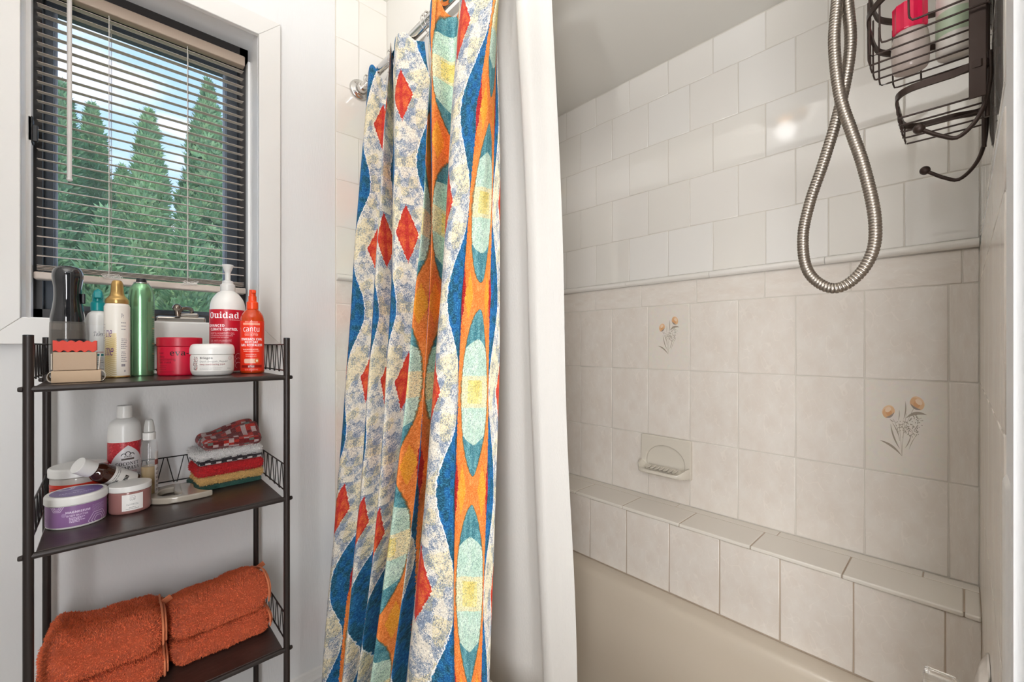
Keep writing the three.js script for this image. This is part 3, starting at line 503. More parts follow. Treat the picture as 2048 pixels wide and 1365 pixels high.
// ------------------------------------------------------------------ rack
const RX0 = -0.102, RX1 = 0.305, RZ0 = -1.395, RZ1 = -1.102, SHELF = [1.106, 0.818, 0.461, 0.09], BOARD = 0.006;
const grainMap = dataTex(512, 256, (u, v) => { const n = pnoise(u, v * 1, 8, 2) * 0.4 + pnoise(u * 0.5, v, 64, 3) * 0.6, k = (n - 0.5) * 26; return [56 + k, 42 + k * 0.8, 38 + k * 0.75]; });
{
  const t = thing('storage_rack', 'dark metal storage rack with wooden shelves under the window', 'rack', [0, 0, 0]);
  for (const x of [RX0, RX1]) for (const z of [RZ0, RZ1]) { const p = mesh('post', new THREE.CylinderGeometry(0.0068, 0.0068, 1.198, 20).translate(x, 0.599, z), M.rack, t); mesh('end_cap', turned([[0, 0.003], [0.0069, 0.003], [0.0069, 0]], 0.0015, 20).translate(x, 1.197, z), M.blackPlastic, p); }
  const boardMat = std(0xffffff, 0.3, { map: grainMap });
  SHELF.forEach((y, i) => {
    const b = mesh('shelf_board', rbox(RX1 - RX0 - 0.016, 0.006, RZ1 - RZ0 - 0.006, 0.002, (RX0 + RX1) / 2, y + 0.0025, (RZ0 + RZ1) / 2), boardMat, t);
    for (const z of [RZ0, RZ1]) mesh('rail', rod([RX0, y, z], [RX1, y, z], 0.0056, 16), M.rack, b);
    for (const z of [RZ0, RZ1]) for (const [x, s] of [[RX0, -1], [RX1, 1]]) mesh('bolt', turned([[0, 0.006], [0.004, 0.006], [0.005, 0]], 0.002, 14).rotateZ(-s * Math.PI / 2).translate(x + s * 0.0065, y, z), M.rack, b);
    if (i < 3) {
      const lo = y + 0.016, hi = y + 0.078;
      const zig = (a, c, n) => { const g = [rod([a[0], hi, a[1]], [c[0], hi, c[1]], 0.0016, 6), rod([a[0], lo, a[1]], [c[0], lo, c[1]], 0.0016, 6)], P = (k) => [a[0] + (c[0] - a[0]) * k, a[1] + (c[1] - a[1]) * k]; for (let k = 0; k < n; k++) { const p = P((k + 0.1) / n), q = P((k + 0.45) / n), r = P((k + 0.6) / n), s = P((k + 0.95) / n); g.push(rod([p[0], hi, p[1]], [q[0], lo - 0.004, q[1]], 0.0011, 5), rod([r[0], lo - 0.004, r[1]], [s[0], hi, s[1]], 0.0011, 5)); } return g; };
      mesh('wire_fence', zig([RX1, RZ0], [RX1, RZ1], 7), M.wire, b);
      mesh('wire_fence', zig([RX0, RZ0], [RX0, RZ1], 7), M.wire, b);
      mesh('wire_fence', zig([RX0, RZ0], [RX1, RZ0], 10), M.wire, b);
    } else for (const x of [RX0, RX1]) mesh('rail', rod([x, y, RZ0], [x, y, RZ1], 0.004, 10), M.rack, b);
  });
}
const Y1 = SHELF[0] + 0.0057, Y2 = SHELF[1] + 0.0057, Y3 = SHELF[2] + 0.0057;
// text helper for printed labels
const text = (x, s, px, py, size, color = '#fff', font = 'sans-serif', weight = 'normal', align = 'center', maxw) => { x.fillStyle = color; x.font = `${weight} ${size}px ${font}`; x.textAlign = align; x.textBaseline = 'middle'; x.fillText(s, px, py, maxw); };
const lines = (x, px, py, w, n, gap, col, th = 4, seed = 1, align = 'left') => { const r = rng(seed); x.fillStyle = col; for (let i = 0; i < n; i++) { let a = align === 'left' ? px : px - w / 2 * (0.8 + 0.2 * r()), e = a + w * (align === 'left' ? 0.65 + 0.35 * r() : 0.9); while (a < e) { const l = 5 + r() * 22; x.fillRect(a, py + i * gap, Math.min(l, e - a), th); a += l + 6; } } };
const printed = (map, rough = 0.35, extra = {}) => std(0xffffff, rough, { map, ...extra });

// ---- top shelf
{ // continuous mist bottle
  const X = -0.066, Z = -1.325, t = thing('mist_bottle', 'smoky grey mist spray bottle with a glossy black top', 'spray bottle', [X, Y1, Z]), f = towards(X, Z);
  const smoky = phy(hex('#8f8983'), 0.08, { transmission: 0.78, thickness: 0.0, ior: 1.45 });
  mesh('reservoir', turned([[0, 0.001], [0.026, 0.001], [0.0275, 0.006], [0.0285, 0.07], [0.0275, 0.118], [0.0262, 0.124]], 0.004, 44), phy(hex('#a9a39d'), 0.12, { transmission: 0.75, thickness: 0 }), t);
  mesh('liquid', turned([[0, 0.003], [0.0255, 0.003], [0.0272, 0.07], [0.0268, 0.104], [0, 0.104]], 0.003, 36), phy(hex('#b9b0a7'), 0.1, { transmission: 0.6, thickness: 0.02 }), t);
  mesh('top', turned([[0.0268, 0.118], [0.0272, 0.128], [0.0235, 0.152], [0.0212, 0.172], [0.0215, 0.196], [0.0245, 0.213], [0.0245, 0.226], [0.019, 0.239], [0, 0.2425]], 0.008, 44), phy(hex('#15171c'), 0.06, { clearcoat: 1, clearcoatRoughness: 0.03 }), t);
  mesh('dip_tube', tube([[0.002, 0.12, 0.004], [0.004, 0.09, 0.008], [0.009, 0.05, 0.012], [0.012, 0.02, 0.01]], 0.0018, 20, 6), std(hex('#d9d5cf'), 0.4), t);
  mesh('label', wrap(0.0289, 0.052, 0.058, 1.9, f + 0.35), printed(canvasTex(512, 340, (x, w, h) => { x.fillStyle = '#2a2b30'; x.fillRect(0, 0, w, h); x.strokeStyle = '#6f757f'; x.lineWidth = 4; x.strokeRect(30, 30, 180, 200); lines(x, 46, 60, 150, 8, 20, '#8f97a3', 6, 3); lines(x, 290, 84, 150, 1, 20, '#aab2bd', 16, 9); lines(x, 280, 150, 170, 5, 24, '#7c828c', 5, 6); }), 0.3), t);
  mesh('trigger', rbox(0.006, 0.022, 0.012, 0.002, Math.sin(f + 1.3) * 0.0245, 0.172, Math.cos(f + 1.3) * 0.0245), M.blackPlastic, t);
}
{ // white bottle, teal sprayer
  const X = -0.020, Z = -1.362, t = thing('kids_spray', 'white bottle with a teal sprayer, behind the cardboard boxes', 'spray bottle', [X, Y1, Z]), f = towards(X, Z);
  mesh('bottle', turned([[0, 0], [0.0195, 0], [0.0205, 0.004], [0.0205, 0.128], [0.018, 0.142], [0.010, 0.149], [0.010, 0.152]], 0.006, 40), M.whitePlastic, t);
  const teal = phy(hex('#0f8f92'), 0.3);
  mesh('sprayer', [turned([[0, 0.149], [0.0125, 0.149], [0.0125, 0.168], [0.0095, 0.170], [0.0095, 0.186], [0.0065, 0.196], [0, 0.2]], 0.002, 28), rbox(0.014, 0.016, 0.024, 0.003, 0, 0.185, 0.008)], teal, t);
  mesh('label', wrap(0.0208, 0.10, 0.066, 2.9, f + 0.25), printed(canvasTex(600, 500, (x, w, h) => { x.fillStyle = '#efeeec'; x.fillRect(0, 0, w, h); text(x, 'Tales', 250, 100, 66, '#3a3a44', 'serif', 'italic'); x.fillStyle = '#1d7f83'; x.fillRect(120, 190, 34, 70); x.fillRect(170, 210, 44, 50); x.beginPath(); x.arc(192, 205, 22, 0, 7); x.fill(); x.fillStyle = '#c98a86'; x.fillRect(60, 300, 300, 10); x.fillStyle = '#1d8f90'; x.fillRect(60, 325, 300, 22); lines(x, 70, 370, 280, 4, 24, '#7f8a8a', 6, 2); })), t);
}
{ // mousse can
  const X = 0.0115, Z = -1.268, t = thing('mousse_can', 'cream mousse can with a gold nozzle and purple script', 'aerosol can', [X, Y1, Z]), f = towards(X, Z);
  mesh('can', turned([[0, 0], [0.0205, 0], [0.0212, 0.002], [0.0212, 0.156], [0.018, 0.162], [0, 0.163]], 0.004, 44), phy(hex('#e6e1d8'), 0.25), t);
  mesh('base_ring', turned([[0.0200, 0.0002], [0.0219, 0.0008], [0.0219, 0.004], [0.021, 0.0045]], 0.001, 44), std(hex('#c9a86a'), 0.3, { metalness: 0.9 }), t);
  mesh('nozzle', turned([[0, 0.160], [0.0195, 0.160], [0.0195, 0.170], [0.013, 0.178], [0.0112, 0.184], [0.010, 0.204], [0.0075, 0.212], [0, 0.2125]], 0.003, 32), std(hex('#b7955c'), 0.28, { metalness: 0.7 }), t);
  mesh('label', wrap(0.0214, 0.150, 0.080, 4.4, f - 0.35), printed(canvasTex(1024, 640, (x, w, h) => {
    x.fillStyle = '#e9e4da'; x.fillRect(0, 0, w, h); const g = x.createLinearGradient(300, 260, 560, 640); g.addColorStop(0, '#e9dfc4'); g.addColorStop(0.5, '#d3bd84'); g.addColorStop(1, '#f0e8d2'); x.fillStyle = g; x.fillRect(330, 250, 250, 390);
    x.strokeStyle = '#c7ae78'; x.lineWidth = 5; for (let k = 0; k < 22; k++) { x.beginPath(); x.moveTo(330, 300 + k * 20); x.bezierCurveTo(420, 250 + k * 22, 500, 340 + k * 14, 585, 290 + k * 18); x.stroke(); }
    x.strokeStyle = '#8c8794'; x.lineWidth = 3; x.strokeRect(250, 170, 92, 150); lines(x, 266, 195, 60, 1, 20, '#55506a', 8, 9); lines(x, 262, 226, 70, 4, 22, '#8a8598', 5, 4);
    text(x, 'ne', 430, 245, 110, '#5a2a7d', 'serif', 'italic'); text(x, 'me', 430, 410, 124, '#5a2a7d', 'serif', 'italic');
    text(x, 'Pr', 690, 90, 56, '#5b5766'); lines(x, 660, 150, 110, 3, 30, '#6f6a76', 7, 5); lines(x, 660, 300, 130, 6, 17, '#57525f', 6, 6); lines(x, 660, 420, 130, 6, 17, '#57525f', 6, 7); lines(x, 670, 535, 90, 1, 20, '#6b6672', 22, 11); lines(x, 720, 590, 36, 1, 20, '#5b5766', 18, 12);
  })), t);
}
{ // green aerosol
  const X = 0.053, Z = -1.312, t = thing('green_aerosol', 'metallic green aerosol can with a black nozzle', 'aerosol can', [X, Y1, Z]), f = towards(X, Z);
  mesh('can', turned([[0, 0], [0.0228, 0], [0.0234, 0.002], [0.0234, 0.184], [0.0205, 0.202], [0.0150, 0.212], [0.0125, 0.214], [0, 0.214]], 0.008, 48), phy(hex('#7fae86'), 0.24, { metalness: 0.75 }), t);
  mesh('collar', turned([[0, 0.213], [0.014, 0.213], [0.014, 0.216], [0, 0.218]], 0.001, 28), std(hex('#c9cbc6'), 0.25, { metalness: 1 }), t);
  mesh('nozzle', turned([[0, 0.214], [0.0102, 0.214], [0.0095, 0.220], [0.0085, 0.2255], [0, 0.224]], 0.001, 24), M.blackPlastic, t);
  mesh('label', wrap(0.0236, 0.16, 0.092, 1.0, f + 1.02), printed(canvasTex(256, 512, (x, w, h) => { x.fillStyle = '#6d9b76'; x.fillRect(0, 0, w, h); for (const [y, n] of [[30, 5], [130, 4], [210, 6], [330, 3], [400, 4]]) lines(x, 120, y, 120, n, 15, '#3f6a4f', 5, y); x.fillStyle = '#c79a64'; for (const y of [112, 196, 310, 386]) x.fillRect(110, y, 120, 6); }), 0.3, { metalness: 0.4 }), t);
}
{ // crimson jar
  const X = 0.1215, Z = -1.285, t = thing('crimson_jar', 'crimson hair mask jar lettered in black', 'jar', [X, Y1, Z]), f = towards(X, Z);
  mesh('jar', turned([[0, 0], [0.0410, 0], [0.0424, 0.003], [0.0424, 0.068], [0, 0.068]], 0.003, 56), phy(hex('#c81235'), 0.32), t);
  mesh('lid', turned([[0.0405, 0.068], [0.0436, 0.068], [0.0436, 0.089], [0, 0.0895]], 0.003, 56), phy(hex('#b50f2d'), 0.36), t);
  mesh('label', wrap(0.0426, 0.060, 0.034, 2.8, f + 0.0), printed(canvasTex(1024, 520, (x, w, h) => { x.fillStyle = '#c81235'; x.fillRect(0, 0, w, h); text(x, 'eva-', 500, 96, 150, '#2a0a10', 'serif', 'bold'); lines(x, 120, 92, 150, 1, 20, '#3a0c14', 14, 9); ['deep', 'conditioning', 'hair mask'].forEach((s, i) => text(x, s, 120, 170 + i * 56, 58, '#3a0c14', 'sans-serif', 'normal', 'left')); lines(x, 120, 350, 180, 3, 34, '#5a0f1c', 8, 4); lines(x, 120, 470, 420, 1, 20, '#5a0f1c', 7, 8); }), 0.35), t);
}
{ // white jar, rounded
  const X = 0.177, Z = -1.222, t = thing('white_jar', 'low white rounded jar of conditioning mask', 'jar', [X, Y1, Z]), f = towards(X, Z);
  mesh('jar', turned([[0, 0], [0.038, 0], [0.0425, 0.010], [0.0432, 0.020], [0.0432, 0.050], [0, 0.050]], 0.008, 56), M.whitePlastic, t);
  mesh('lid', turned([[0.042, 0.0495], [0.0444, 0.0495], [0.0444, 0.064], [0.040, 0.0735], [0, 0.0745]], 0.006, 56), M.whitePlastic, t);
  mesh('label', wrap(0.04335, 0.038, 0.030, 2.5, f), printed(canvasTex(1024, 400, (x, w, h) => { x.fillStyle = '#ece9e4'; x.fillRect(0, 0, w, h); const r = rng(9); for (let i = 0; i < 130; i++) { x.strokeStyle = i % 3 ? '#39343a' : '#b5413c'; x.lineWidth = 5; x.beginPath(); const a = 110 + r() * 110, b = 40 + r() * 320; x.moveTo(a, b); x.quadraticCurveTo(a + r() * 30 - 15, b + 14, a + r() * 30 - 15, b + 26); x.stroke(); }
    text(x, 'Briogeo', 270, 80, 66, '#2f2d30', 'sans-serif', 'bold', 'left'); text(x, 'Don’t Despair, Repair!', 270, 165, 60, '#6b6668', 'sans-serif', 'normal', 'left', 540); text(x, 'deep conditioning mask', 270, 232, 44, '#8c3f3c', 'sans-serif', 'bold', 'left', 480); lines(x, 270, 268, 480, 1, 20, '#9a9696', 7, 2); lines(x, 270, 318, 470, 2, 30, '#8b8788', 7, 3); text(x, '8 fl oz', 850, 340, 32, '#777'); x.strokeStyle = '#b5625a'; x.lineWidth = 5; x.beginPath(); x.arc(880, 90, 44, 0, 7); x.stroke(); text(x, '100%', 880, 90, 30, '#b5625a'); })), t);
}
{ // pump bottle
  const X = 0.2265, Z = -1.335, t = thing('pump_bottle', 'large white pump bottle with a red label', 'pump bottle', [X, Y1, Z]), f = towards(X, Z);
  mesh('bottle', turned([[0, 0], [0.0385, 0], [0.0400, 0.004], [0.0400, 0.166], [0.0365, 0.190], [0.0235, 0.208], [0.0155, 0.213], [0.0155, 0.218]], 0.012, 52), M.whitePlastic, t);
  mesh('pump', [turned([[0.0, 0.214], [0.0168, 0.214], [0.0168, 0.230], [0.0125, 0.233], [0.0125, 0.240], [0.0062, 0.242], [0.0062, 0.262], [0.0128, 0.280], [0.0132, 0.2835], [0, 0.2835]], 0.002, 36)], phy(hex('#dcdbd8'), 0.3), t);
  mesh('label', wrap(0.04025, 0.158, 0.084, 2.7, f - 0.12), printed(canvasTex(900, 1250, (x, w, h) => { x.fillStyle = '#c3142b'; x.fillRect(0, 0, w, h); text(x, 'Ouidad', 400, 120, 168, '#fff', 'serif', 'bold'); lines(x, 520, 205, 230, 1, 10, '#f4d3d3', 12, 3); text(x, 'ADVANCED', 240, 330, 74, '#fff', 'sans-serif', 'bold'); text(x, 'CLIMATE CONTROL', 120, 405, 74, '#fff', 'sans-serif', 'bold', 'left', 560); text(x, 'HEAT & HUMIDITY GEL', 120, 490, 54, '#f3c9cb', 'sans-serif', 'normal', 'left', 500); lines(x, 120, 530, 480, 2, 34, '#eab3b7', 14, 4); text(x, 'GEL ANTI-HUMIDITÉ', 120, 640, 52, '#f3c9cb', 'sans-serif', 'normal', 'left', 440); lines(x, 120, 680, 480, 2, 34, '#eab3b7', 14, 6); x.strokeStyle = '#e7a3a8'; x.lineWidth = 10; for (const k of [0, 1, 2]) { x.beginPath(); x.arc(690, 960 + k * 90, 60, 2, 6); x.stroke(); } x.beginPath(); x.moveTo(90, 790); x.lineTo(190, 850); x.stroke(); })), t);
}
{ // orange spray
  const X = 0.264, Z = -1.243, t = thing('orange_spray', 'clear orange spray bottle with an orange sprayer', 'spray bottle', [X, Y1, Z]), f = towards(X, Z);
  mesh('bottle', turned([[0, 0.0005], [0.025, 0.0005], [0.0268, 0.004], [0.0268, 0.132], [0.024, 0.148], [0.015, 0.160], [0.0105, 0.163], [0.0105, 0.168]], 0.010, 44), phy(hex('#f0571c'), 0.08, { transmission: 0.45, thickness: 0, clearcoat: 0.5 }), t);
  mesh('liquid', turned([[0, 0.002], [0.0245, 0.002], [0.0260, 0.006], [0.0260, 0.128], [0, 0.128]], 0.003, 36), phy(hex('#ef3a12'), 0.15), t);
  const red = phy(hex('#ee4a1c'), 0.3);
  mesh('sprayer', [turned([[0, 0.162], [0.0132, 0.162], [0.0132, 0.180], [0.0092, 0.182], [0.0092, 0.196], [0, 0.1965]], 0.002, 30), turned([[0, 0.195], [0.0078, 0.195], [0.0070, 0.212], [0, 0.2125]], 0.001, 24), rbox(0.010, 0.008, 0.018, 0.002, 0, 0.206, 0.006)], red, t);
  mesh('label', wrap(0.0270, 0.125, 0.069, 2.7, f - 0.1), printed(canvasTex(700, 1000, (x, w, h) => { x.fillStyle = '#ee3418'; x.fillRect(0, 0, w, h); x.fillStyle = '#f7a98f'; x.fillRect(160, 40, 380, 40); text(x, 'NEW & IMPROVED', 350, 20, 34, '#ffd9c8'); text(x, 'cantu', 350, 160, 150, '#fff'); lines(x, 350, 236, 300, 1, 12, '#ffd2c4', 10, 2, 'center'); text(x, 'SHEA BUTTER', 350, 280, 48, '#ffe4da'); ['COMEBACK CURL', 'NEXT DAY', 'CURL REVITALIZER'].forEach((s, i) => text(x, s, 350, 365 + i * 58, 62, '#fff', 'sans-serif', 'bold', 'center', 520)); lines(x, 350, 560, 380, 2, 36, '#ffd2c4', 14, 4, 'center'); lines(x, 350, 660, 260, 2, 36, '#ffd2c4', 14, 5, 'center'); x.fillStyle = '#f6c6ae'; x.beginPath(); x.roundRect(190, 755, 270, 90, 30); x.fill(); x.fillStyle = '#e8743a'; x.beginPath(); x.arc(470, 795, 50, 0, 7); x.fill(); x.fillStyle = '#fbe2c8'; x.beginPath(); x.arc(470, 795, 24, 0, 7); x.fill(); x.fillStyle = '#9c1710'; x.fillRect(110, 880, 480, 56); text(x, 'STYLE', 350, 909, 48, '#fff', 'sans-serif', 'bold'); text(x, '12 FL OZ (355 mL)', 350, 970, 36, '#ffd9c8'); })), t);
}
// small boxes, stacked
{
  const card = std(hex('#c2a88c'), 0.85), cardIn = std(hex('#d9d2c6'), 0.85);
  const b1 = thing('cardboard_box', 'wider tan cardboard box lying on the rack, lowest of its stack', 'box', [-0.0455, Y1, -1.172]);
  mesh('carton', rbox(0.066, 0.022, 0.058, 0.0012, 0, 0.0115, 0), card, b1);
  for (const s of [-1, 1]) { const g = []; for (let k = 0; k < 6; k++) { const a = k / 6 * Math.PI - Math.PI / 2, c = (k + 1) / 6 * Math.PI - Math.PI / 2; g.push(rod([s * (0.033 + 0.006 * Math.cos(a)), 0.011 + 0.0095 * Math.sin(a), 0], [s * (0.033 + 0.006 * Math.cos(c)), 0.011 + 0.0095 * Math.sin(c), 0], 0.0009, 5).scale(1, 1, 28)); } mesh('flap', g, cardIn, b1); }
  const b2 = thing('cardboard_box', 'taller tan cardboard box between the wide box and the red one', 'box', [-0.0475, Y1 + 0.0228, -1.172]);
  mesh('carton', rbox(0.058, 0.034, 0.056, 0.0015, 0, 0.0175, 0), std(hex('#b79e86'), 0.85), b2);
  mesh('flap', rbox(0.0016, 0.030, 0.05, 0.0007, 0.0312, 0.018, -0.002).rotateZ(-0.08), cardIn, b2);
  mesh('flap', rbox(0.0016, 0.030, 0.05, 0.0007, -0.0308, 0.017, -0.002), cardIn, b2);
  const b3 = thing('red_box', 'small red box with a wavy edge on top of two cardboard boxes', 'box', [-0.0475, Y1 + 0.0576, -1.170]);
  const s = new THREE.Shape(), n = 60, wv = (u) => 0.0016 * Math.sin(u * 5.2 * 2 * Math.PI);
  for (let k = 0; k <= n; k++) { const u = k / n; s[k ? 'lineTo' : 'moveTo'](-0.0285 + 0.057 * u, 0.0018 + wv(u)); }
  for (let k = n; k >= 0; k--) { const u = k / n; s.lineTo(-0.0285 + 0.057 * u, 0.0195 + wv(u + 0.03)); }
  mesh('sleeve', new THREE.ExtrudeGeometry(s, { depth: 0.044, bevelEnabled: true, bevelSize: 0.0006, bevelThickness: 0.0008, bevelSegments: 2 }).translate(0, 0, -0.02), std(hex('#cf3a26'), 0.6), b3);
  mesh('tray', rbox(0.053, 0.012, 0.042, 0.002, 0, 0.010, 0.0), std(hex('#ddd6cd'), 0.8), b3);
}

// ---- middle shelf
{
  const t = thing('body_butter_tin', 'purple tub with white lid and hexagon print', 'tub', [-0.049, Y2, -1.236]), f = towards(-0.049, -1.236);
  mesh('tub', turned([[0, 0], [0.0425, 0], [0.044, 0.003], [0.044, 0.046], [0, 0.046]], 0.003, 60), M.whitePlastic, t);
  mesh('lid', turned([[0.043, 0.046], [0.0462, 0.046], [0.0462, 0.060], [0.0435, 0.063], [0.0410, 0.0622], [0, 0.0622]], 0.002, 60), M.whitePlastic, t);
  mesh('label', wrap(0.04425, 0.040, 0.0245, 5.2, f, 64), printed(canvasTex(2048, 360, (x, w, h) => { x.fillStyle = '#8d6596'; x.fillRect(0, 0, w, h); const hexa = (cx, cy, r) => { x.strokeStyle = '#d9c8de'; x.lineWidth = 9; for (const q of [r, r * 0.72, r * 0.45]) { x.beginPath(); for (let k = 0; k <= 6; k++) x.lineTo(cx + q * Math.cos(k * Math.PI / 3), cy + q * Math.sin(k * Math.PI / 3)); x.stroke(); } }; hexa(760, 0, 100); hexa(1330, 330, 160); x.fillStyle = '#a98ab3'; x.beginPath(); x.arc(860, 150, 34, 0, 7); x.fill(); text(x, 'MAGNESIUM', 1040, 110, 52, '#ecdff0', 'sans-serif', 'bold'); text(x, 'BODY BUTTER', 1030, 170, 44, '#ecdff0'); lines(x, 930, 205, 200, 4, 24, '#ddc9e4', 14, 4); lines(x, 1230, 60, 240, 6, 20, '#b79fc0', 7, 5); lines(x, 300, 60, 240, 9, 26, '#b79fc0', 7, 8); })), t);
  mesh('lid_print', new THREE.CircleGeometry(0.0385, 48).rotateX(-Math.PI / 2).rotateY(f).translate(0, 0.0625, 0), printed(canvasTex(512, 512, (x, w, h) => { x.fillStyle = '#7f6aa5'; x.fillRect(0, 0, w, h); text(x, 'MAGNESIUM', 256, 330, 54, '#d9cfe8', 'sans-serif', 'bold'); x.fillStyle = '#a99bc6'; x.beginPath(); x.ellipse(270, 230, 70, 34, 0, 0, 7); x.fill(); lines(x, 256, 380, 260, 2, 30, '#c4b8dc', 8, 3, 'center'); x.strokeStyle = '#e8e2f0'; x.lineWidth = 12; for (const q of [90, 62]) { x.beginPath(); for (let k = 0; k <= 6; k++) x.lineTo(150 + q * Math.cos(k * Math.PI / 3), 60 + q * Math.sin(k * Math.PI / 3)); x.stroke(); } })), t);
}
{
  const t = thing('rose_jar', 'dusty rose jar with white lid and square label', 'jar', [0.032, Y2, -1.248]), f = towards(0.032, -1.248);
  mesh('jar', turned([[0, 0], [0.0335, 0], [0.0352, 0.004], [0.0352, 0.047], [0, 0.047]], 0.004, 52), phy(hex('#a0706a'), 0.22, { clearcoat: 0.4 }), t);
  mesh('lid', turned([[0.0345, 0.0465], [0.0364, 0.0465], [0.0364, 0.0585], [0, 0.0592]], 0.0018, 52), M.whitePlastic, t);
  mesh('label', wrap(0.0354, 0.034, 0.0245, 1.0, f + 0.12), printed(canvasTex(360, 360, (x, w, h) => { x.fillStyle = '#f1eeea'; x.fillRect(0, 0, w, h); const r = rng(6); x.strokeStyle = '#3b3838'; x.lineWidth = 6; for (let i = 0; i < 16; i++) { x.beginPath(); const a = 130 + (i % 4) * 28, b = 30 + Math.floor(i / 4) * 28; x.moveTo(a, b); x.lineTo(a + r() * 24, b + r() * 22); x.stroke(); } lines(x, 180, 210, 220, 2, 22, '#888', 8, 5, 'center'); lines(x, 180, 286, 120, 1, 10, '#444', 9, 4, 'center'); lines(x, 180, 318, 240, 1, 10, '#444', 9, 3, 'center'); })), t);
}
{
  const t = thing('scrub_jar', 'clear jar with white lid and red label, behind the purple tub', 'jar', [-0.050, Y2, -1.338]), f = towards(-0.05, -1.338);
  mesh('jar', turned([[0, 0], [0.0425, 0], [0.0445, 0.005], [0.0445, 0.076], [0, 0.077]], 0.004, 52), phy(hex('#c9c2bb'), 0.15), t);
  mesh('lid', turned([[0.0435, 0.0765], [0.0472, 0.0765], [0.0472, 0.094], [0.044, 0.0965], [0.0415, 0.0955], [0, 0.0955]], 0.002, 52), M.whitePlastic, t);
  mesh('label', wrap(0.0448, 0.052, 0.037, 2.4, f - 0.25), printed(canvasTex(900, 480, (x, w, h) => { x.fillStyle = '#d8341f'; x.fillRect(0, 0, w, h); x.fillStyle = '#7a1510'; x.fillRect(0, 70, w, 12); lines(x, 110, 112, 560, 1, 20, '#5a120c', 52, 7); lines(x, 140, 205, 480, 1, 20, '#5a120c', 46, 8); x.fillStyle = '#f0c0a8'; x.fillRect(0, 300, w, 10); lines(x, 160, 340, 520, 4, 30, '#f1c9b4', 9, 5); })), t);
}
{ // lotion bottle
  const X = 0.025, Z = -1.358, t = thing('lotion_bottle', 'tall white lotion bottle with a red and white label', 'bottle', [X, Y2, Z]), f = towards(X, Z);
  mesh('bottle', turned([[0, 0], [0.028, 0], [0.0297, 0.005], [0.0297, 0.160], [0.0275, 0.177], [0.0165, 0.187], [0.013, 0.188], [0.013, 0.19]], 0.010, 48), M.whitePlastic, t);
  mesh('cap', turned([[0.0, 0.188], [0.0142, 0.188], [0.0138, 0.217], [0, 0.2175]], 0.0015, 32), M.whitePlastic, t);
  mesh('label', wrap(0.02995, 0.128, 0.070, 3.6, f + 0.1, 48), printed(canvasTex(1024, 1024, (x, w, h) => {
    x.fillStyle = '#c3303a'; x.fillRect(0, 0, w, h); const r = rng(3); for (let i = 0; i < 900; i++) { x.fillStyle = i % 2 ? '#9c1c26' : '#df5a5c'; x.beginPath(); x.ellipse(r() * w, r() * h, 6 + r() * 10, 4 + r() * 6, r() * 3, 0, 7); x.fill(); }
    x.fillStyle = '#ded9da'; x.beginPath(); x.moveTo(540, 60); x.quadraticCurveTo(820, 220, 850, 420); x.quadraticCurveTo(880, 900, 540, 1010); x.quadraticCurveTo(190, 900, 210, 470); x.quadraticCurveTo(240, 260, 540, 60); x.fill();
    x.fillStyle = '#ece8e6'; x.strokeStyle = '#2f2a2a'; x.lineWidth = 14; for (const k of [-1, 0, 1]) { x.beginPath(); x.arc(540 + k * 72, 250 - (k ? 0 : 32), 40, Math.PI, 0); x.stroke(); } x.fillStyle = '#5a4c48'; x.fillRect(430, 296, 220, 34); text(x, 'NUBIAN', 540, 268, 34, '#4a3f3c', 'sans-serif', 'bold');
    text(x, 'COCONUT', 540, 400, 84, '#2b2527', 'serif', 'bold'); text(x, '& PAPAYA', 540, 480, 84, '#2b2527', 'serif', 'bold'); text(x, 'BODY LOTION', 540, 555, 50, '#b7444a', 'serif'); text(x, 'POLISHING + RENEWING', 540, 620, 42, '#3a3335', 'sans-serif', 'bold', 'center', 540); lines(x, 540, 670, 520, 6, 24, '#5d5557', 8, 6, 'center'); lines(x, 540, 840, 420, 2, 26, '#5d5557', 8, 7, 'center'); x.strokeStyle = '#5a4c48'; x.lineWidth = 12; x.beginPath(); x.arc(560, 945, 40, Math.PI, 0); x.stroke();
  })), t);
}
{ // clear pump bottle
  const X = 0.0665, Z = -1.302, t = thing('clear_bottle', 'small clear pump bottle half full of amber liquid', 'bottle', [X, Y2, Z]), f = towards(X, Z);
  mesh('bottle', turned([[0, 0.0005], [0.0145, 0.0005], [0.0158, 0.004], [0.0158, 0.122], [0.0135, 0.134], [0.0095, 0.138], [0.0095, 0.142]], 0.006, 36), phy(0xffffff, 0.03, { transmission: 0.92, thickness: 0, ior: 1.45 }), t);
  mesh('liquid', turned([[0, 0.002], [0.0138, 0.002], [0.0149, 0.006], [0.0149, 0.078], [0, 0.078]], 0.002, 32), phy(hex('#c9a865'), 0.1, { transmission: 0.55, thickness: 0.02 }), t);
  mesh('collar', turned([[0, 0.139], [0.0118, 0.139], [0.0118, 0.156], [0, 0.1562]], 0.001, 28), M.whitePlastic, t);
  mesh('cap', turned([[0, 0.156], [0.0104, 0.1565], [0.0098, 0.168], [0.0072, 0.183], [0.005, 0.186], [0, 0.1864]], 0.003, 28), phy(hex('#e9e8e4'), 0.15, { transmission: 0.35, thickness: 0 }), t);
  mesh('label', wrap(0.0160, 0.10, 0.062, 0.9, f + 1.1), printed(canvasTex(160, 480, (x, w, h) => { x.fillStyle = '#d9d4cf'; x.fillRect(0, 0, w, h); x.fillStyle = '#8c4a42'; x.fillRect(0, 90, w, 60); for (let k = 0; k < 6; k++) lines(x, 30, 190 + k * 46, 100, 2, 14, '#4a4646', 8, k + 2); })), t);
}
